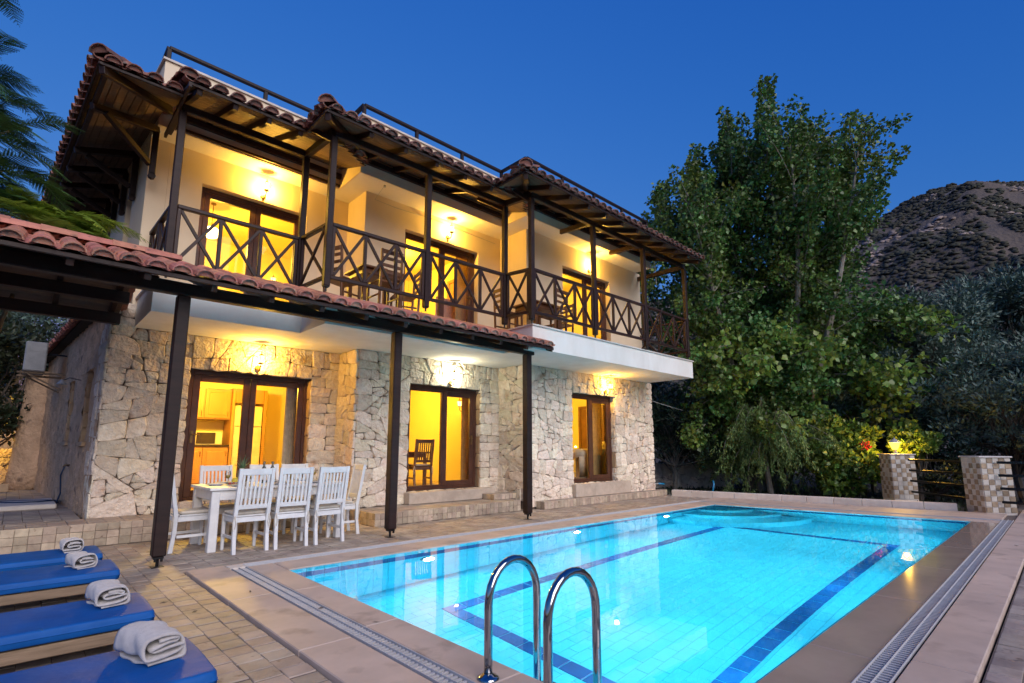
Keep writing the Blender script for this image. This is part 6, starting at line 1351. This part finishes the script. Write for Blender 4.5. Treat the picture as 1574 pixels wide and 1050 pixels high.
t = thing('garden_lamp', 'lit garden lamp glowing behind the bushes left of the house', 'lamp', (-.95, 19.9, .2)); b = MB(); b.tube([(-.95, 19.9, .2), (-.95, 19.9, 1.75)], .03, 8); b.build('post', 'metal_black', t); b = MB(); b.ball((-.95, 19.9, 1.85), .12, 12); b.build('globe', 'lamp_warm', t, smooth=True); point(t, (-.95, 19.9, 1.85), 260, WARM, .08)
b = MB(); 
gp = np.random.RandomState(31); n = 9000; xy = np.stack([gp.uniform(13.6, 21, n), gp.uniform(-3, 12, n)], 1); keep = xy[:, 0] > 13.75 + .152 * (7.62 - xy[:, 1]); xy = xy[keep]
leaf_obj('ground_cover', np.concatenate([xy, np.full((len(xy), 1), -.13)], 1), gp.normal(size=(len(xy), 3)) * .5 + np.array([0, 0, 1]), gp.uniform(.05, .16, len(xy)), 'bush', None, .35, 31, 'stuff')['label'] = 'low leafy ground cover under the trees'
b = MB()
# ------------------------------------------------------------------ hills
hr = np.random.RandomState(9)
def vnoise(x, y, s, seed):
    g_ = np.random.RandomState(seed).uniform(-1, 1, (64, 64)); x = x / s; y = y / s; i = np.floor(x).astype(int); j = np.floor(y).astype(int); u = x - i; v = y - j; u = u * u * (3 - 2 * u); v = v * v * (3 - 2 * v)
    q = lambda a, b_: g_[a % 64, b_ % 64]
    return (q(i, j) * (1 - u) + q(i + 1, j) * u) * (1 - v) + (q(i, j + 1) * (1 - u) + q(i + 1, j + 1) * u) * v
def hill_h(x, y):
    az = np.degrees(np.arctan2(y, x)); r0 = np.hypot(x, y)
    S_ = np.interp(az, [-60, -25, -8, 0, 3.2, 7.7, 10.2, 18, 30, 45, 70, 100, 140], [.10, .28, .355, .368, .390, .376, .358, .325, .275, .20, .16, .12, .05])
    q = np.clip((r0 - 60) / 390, 0, 1); g1 = S_ * 450 * .945 * q * q * (3 - 2 * q) * np.exp(-(np.clip(r0 - 450, 0, 1e4) / 220) ** 2)
    nz__ = 9 * vnoise(x, y, 75, 1) - 7 * np.abs(vnoise(x, y, 38, 2)) + 3.4 * vnoise(x, y, 17, 3) - 2.2 * np.abs(vnoise(x, y, 8, 4)) + 3
    r_ = np.hypot(x, y); k = np.clip((r_ - 60) / 190, 0, 1); k = k * k * (3 - 2 * k)
    return g1 * k + nz__ * np.clip(g1 / 60, 0, 1) * k - .8
nx_, ny_ = 260, 260; gx_, gy_ = np.linspace(30, 720, nx_), np.linspace(-300, 640, ny_); XX, YY = np.meshgrid(gx_, gy_, indexing='ij'); ZZ = hill_h(XX, YY)
V = np.stack([XX, YY, ZZ], -1).reshape(-1, 3); b = MB(); b.v = [tuple(v) for v in V]; b.f = [(i * ny_ + j, (i + 1) * ny_ + j, (i + 1) * ny_ + j + 1, i * ny_ + j + 1) for i in range(nx_ - 1) for j in range(ny_ - 1)]; b.mi = [0] * len(b.f)
hill = b.build('hill', 'hill', smooth=True, kind='structure'); hill['label'] = 'dry rocky hillside dotted with scrub'
def clumps(name, label, n, m, smin, smax, seed, flat, thr=None, ns=7):
    r_ = np.random.RandomState(seed); ico = [(0, 0, 1), (.89, 0, .45), (.28, .85, .45), (-.72, .53, .45), (-.72, -.53, .45), (.28, -.85, .45), (.72, .53, -.2), (-.28, .85, -.2), (-.89, 0, -.2), (-.28, -.85, -.2), (.72, -.53, -.2)]
    tri = [(0, 1, 2), (0, 2, 3), (0, 3, 4), (0, 4, 5), (0, 5, 1), (1, 6, 2), (2, 6, 7), (2, 7, 3), (3, 7, 8), (3, 8, 4), (4, 8, 9), (4, 9, 5), (5, 9, 10), (5, 10, 1), (1, 10, 6)]
    th = r_.uniform(R(-7), R(48), n); rad = r_.uniform(150, 470, n); x, y = rad * np.cos(th), rad * np.sin(th); z = hill_h(x, y); keep = z > 6
    if thr is not None: keep &= (vnoise(x, y, 26, ns) + .8 * vnoise(x, y, 9, ns + 1)) > thr
    x, y, z = x[keep], y[keep], z[keep]; m_ = len(x); s = r_.uniform(smin, smax, m_) ; A = np.array(ico); V = A[None] * s[:, None, None] * (1 + r_.uniform(-.4, .4, (m_, 11, 1))) * np.array([1, 1, flat]); V += np.stack([x, y, z], -1)[:, None]
    F = (np.array(tri)[None] + (np.arange(m_) * 11)[:, None, None]).reshape(-1, 3); V = V.reshape(-1, 3)
    me = bpy.data.meshes.new(name); me.vertices.add(len(V)); me.vertices.foreach_set('co', V.ravel()); me.loops.add(len(F) * 3); me.loops.foreach_set('vertex_index', F.ravel().astype(np.int32)); me.polygons.add(len(F)); me.polygons.foreach_set('loop_start', np.arange(len(F)) * 3); me.polygons.foreach_set('loop_total', np.full(len(F), 3)); me.materials.append(M[m]); me.update(calc_edges=True)
    o = bpy.data.objects.new(name, me); C.objects.link(o); o['kind'] = 'stuff'; o['label'] = label
clumps('hill_scrub', 'dark scrub bushes scattered over the hillside', 52000, 'scrub', .35, 1.45, 61, .75, -.55)
clumps('hill_rocks', 'pale rock outcrops on the hillside', 20000, 'rock', .3, 1.7, 62, .7, .40, 17)
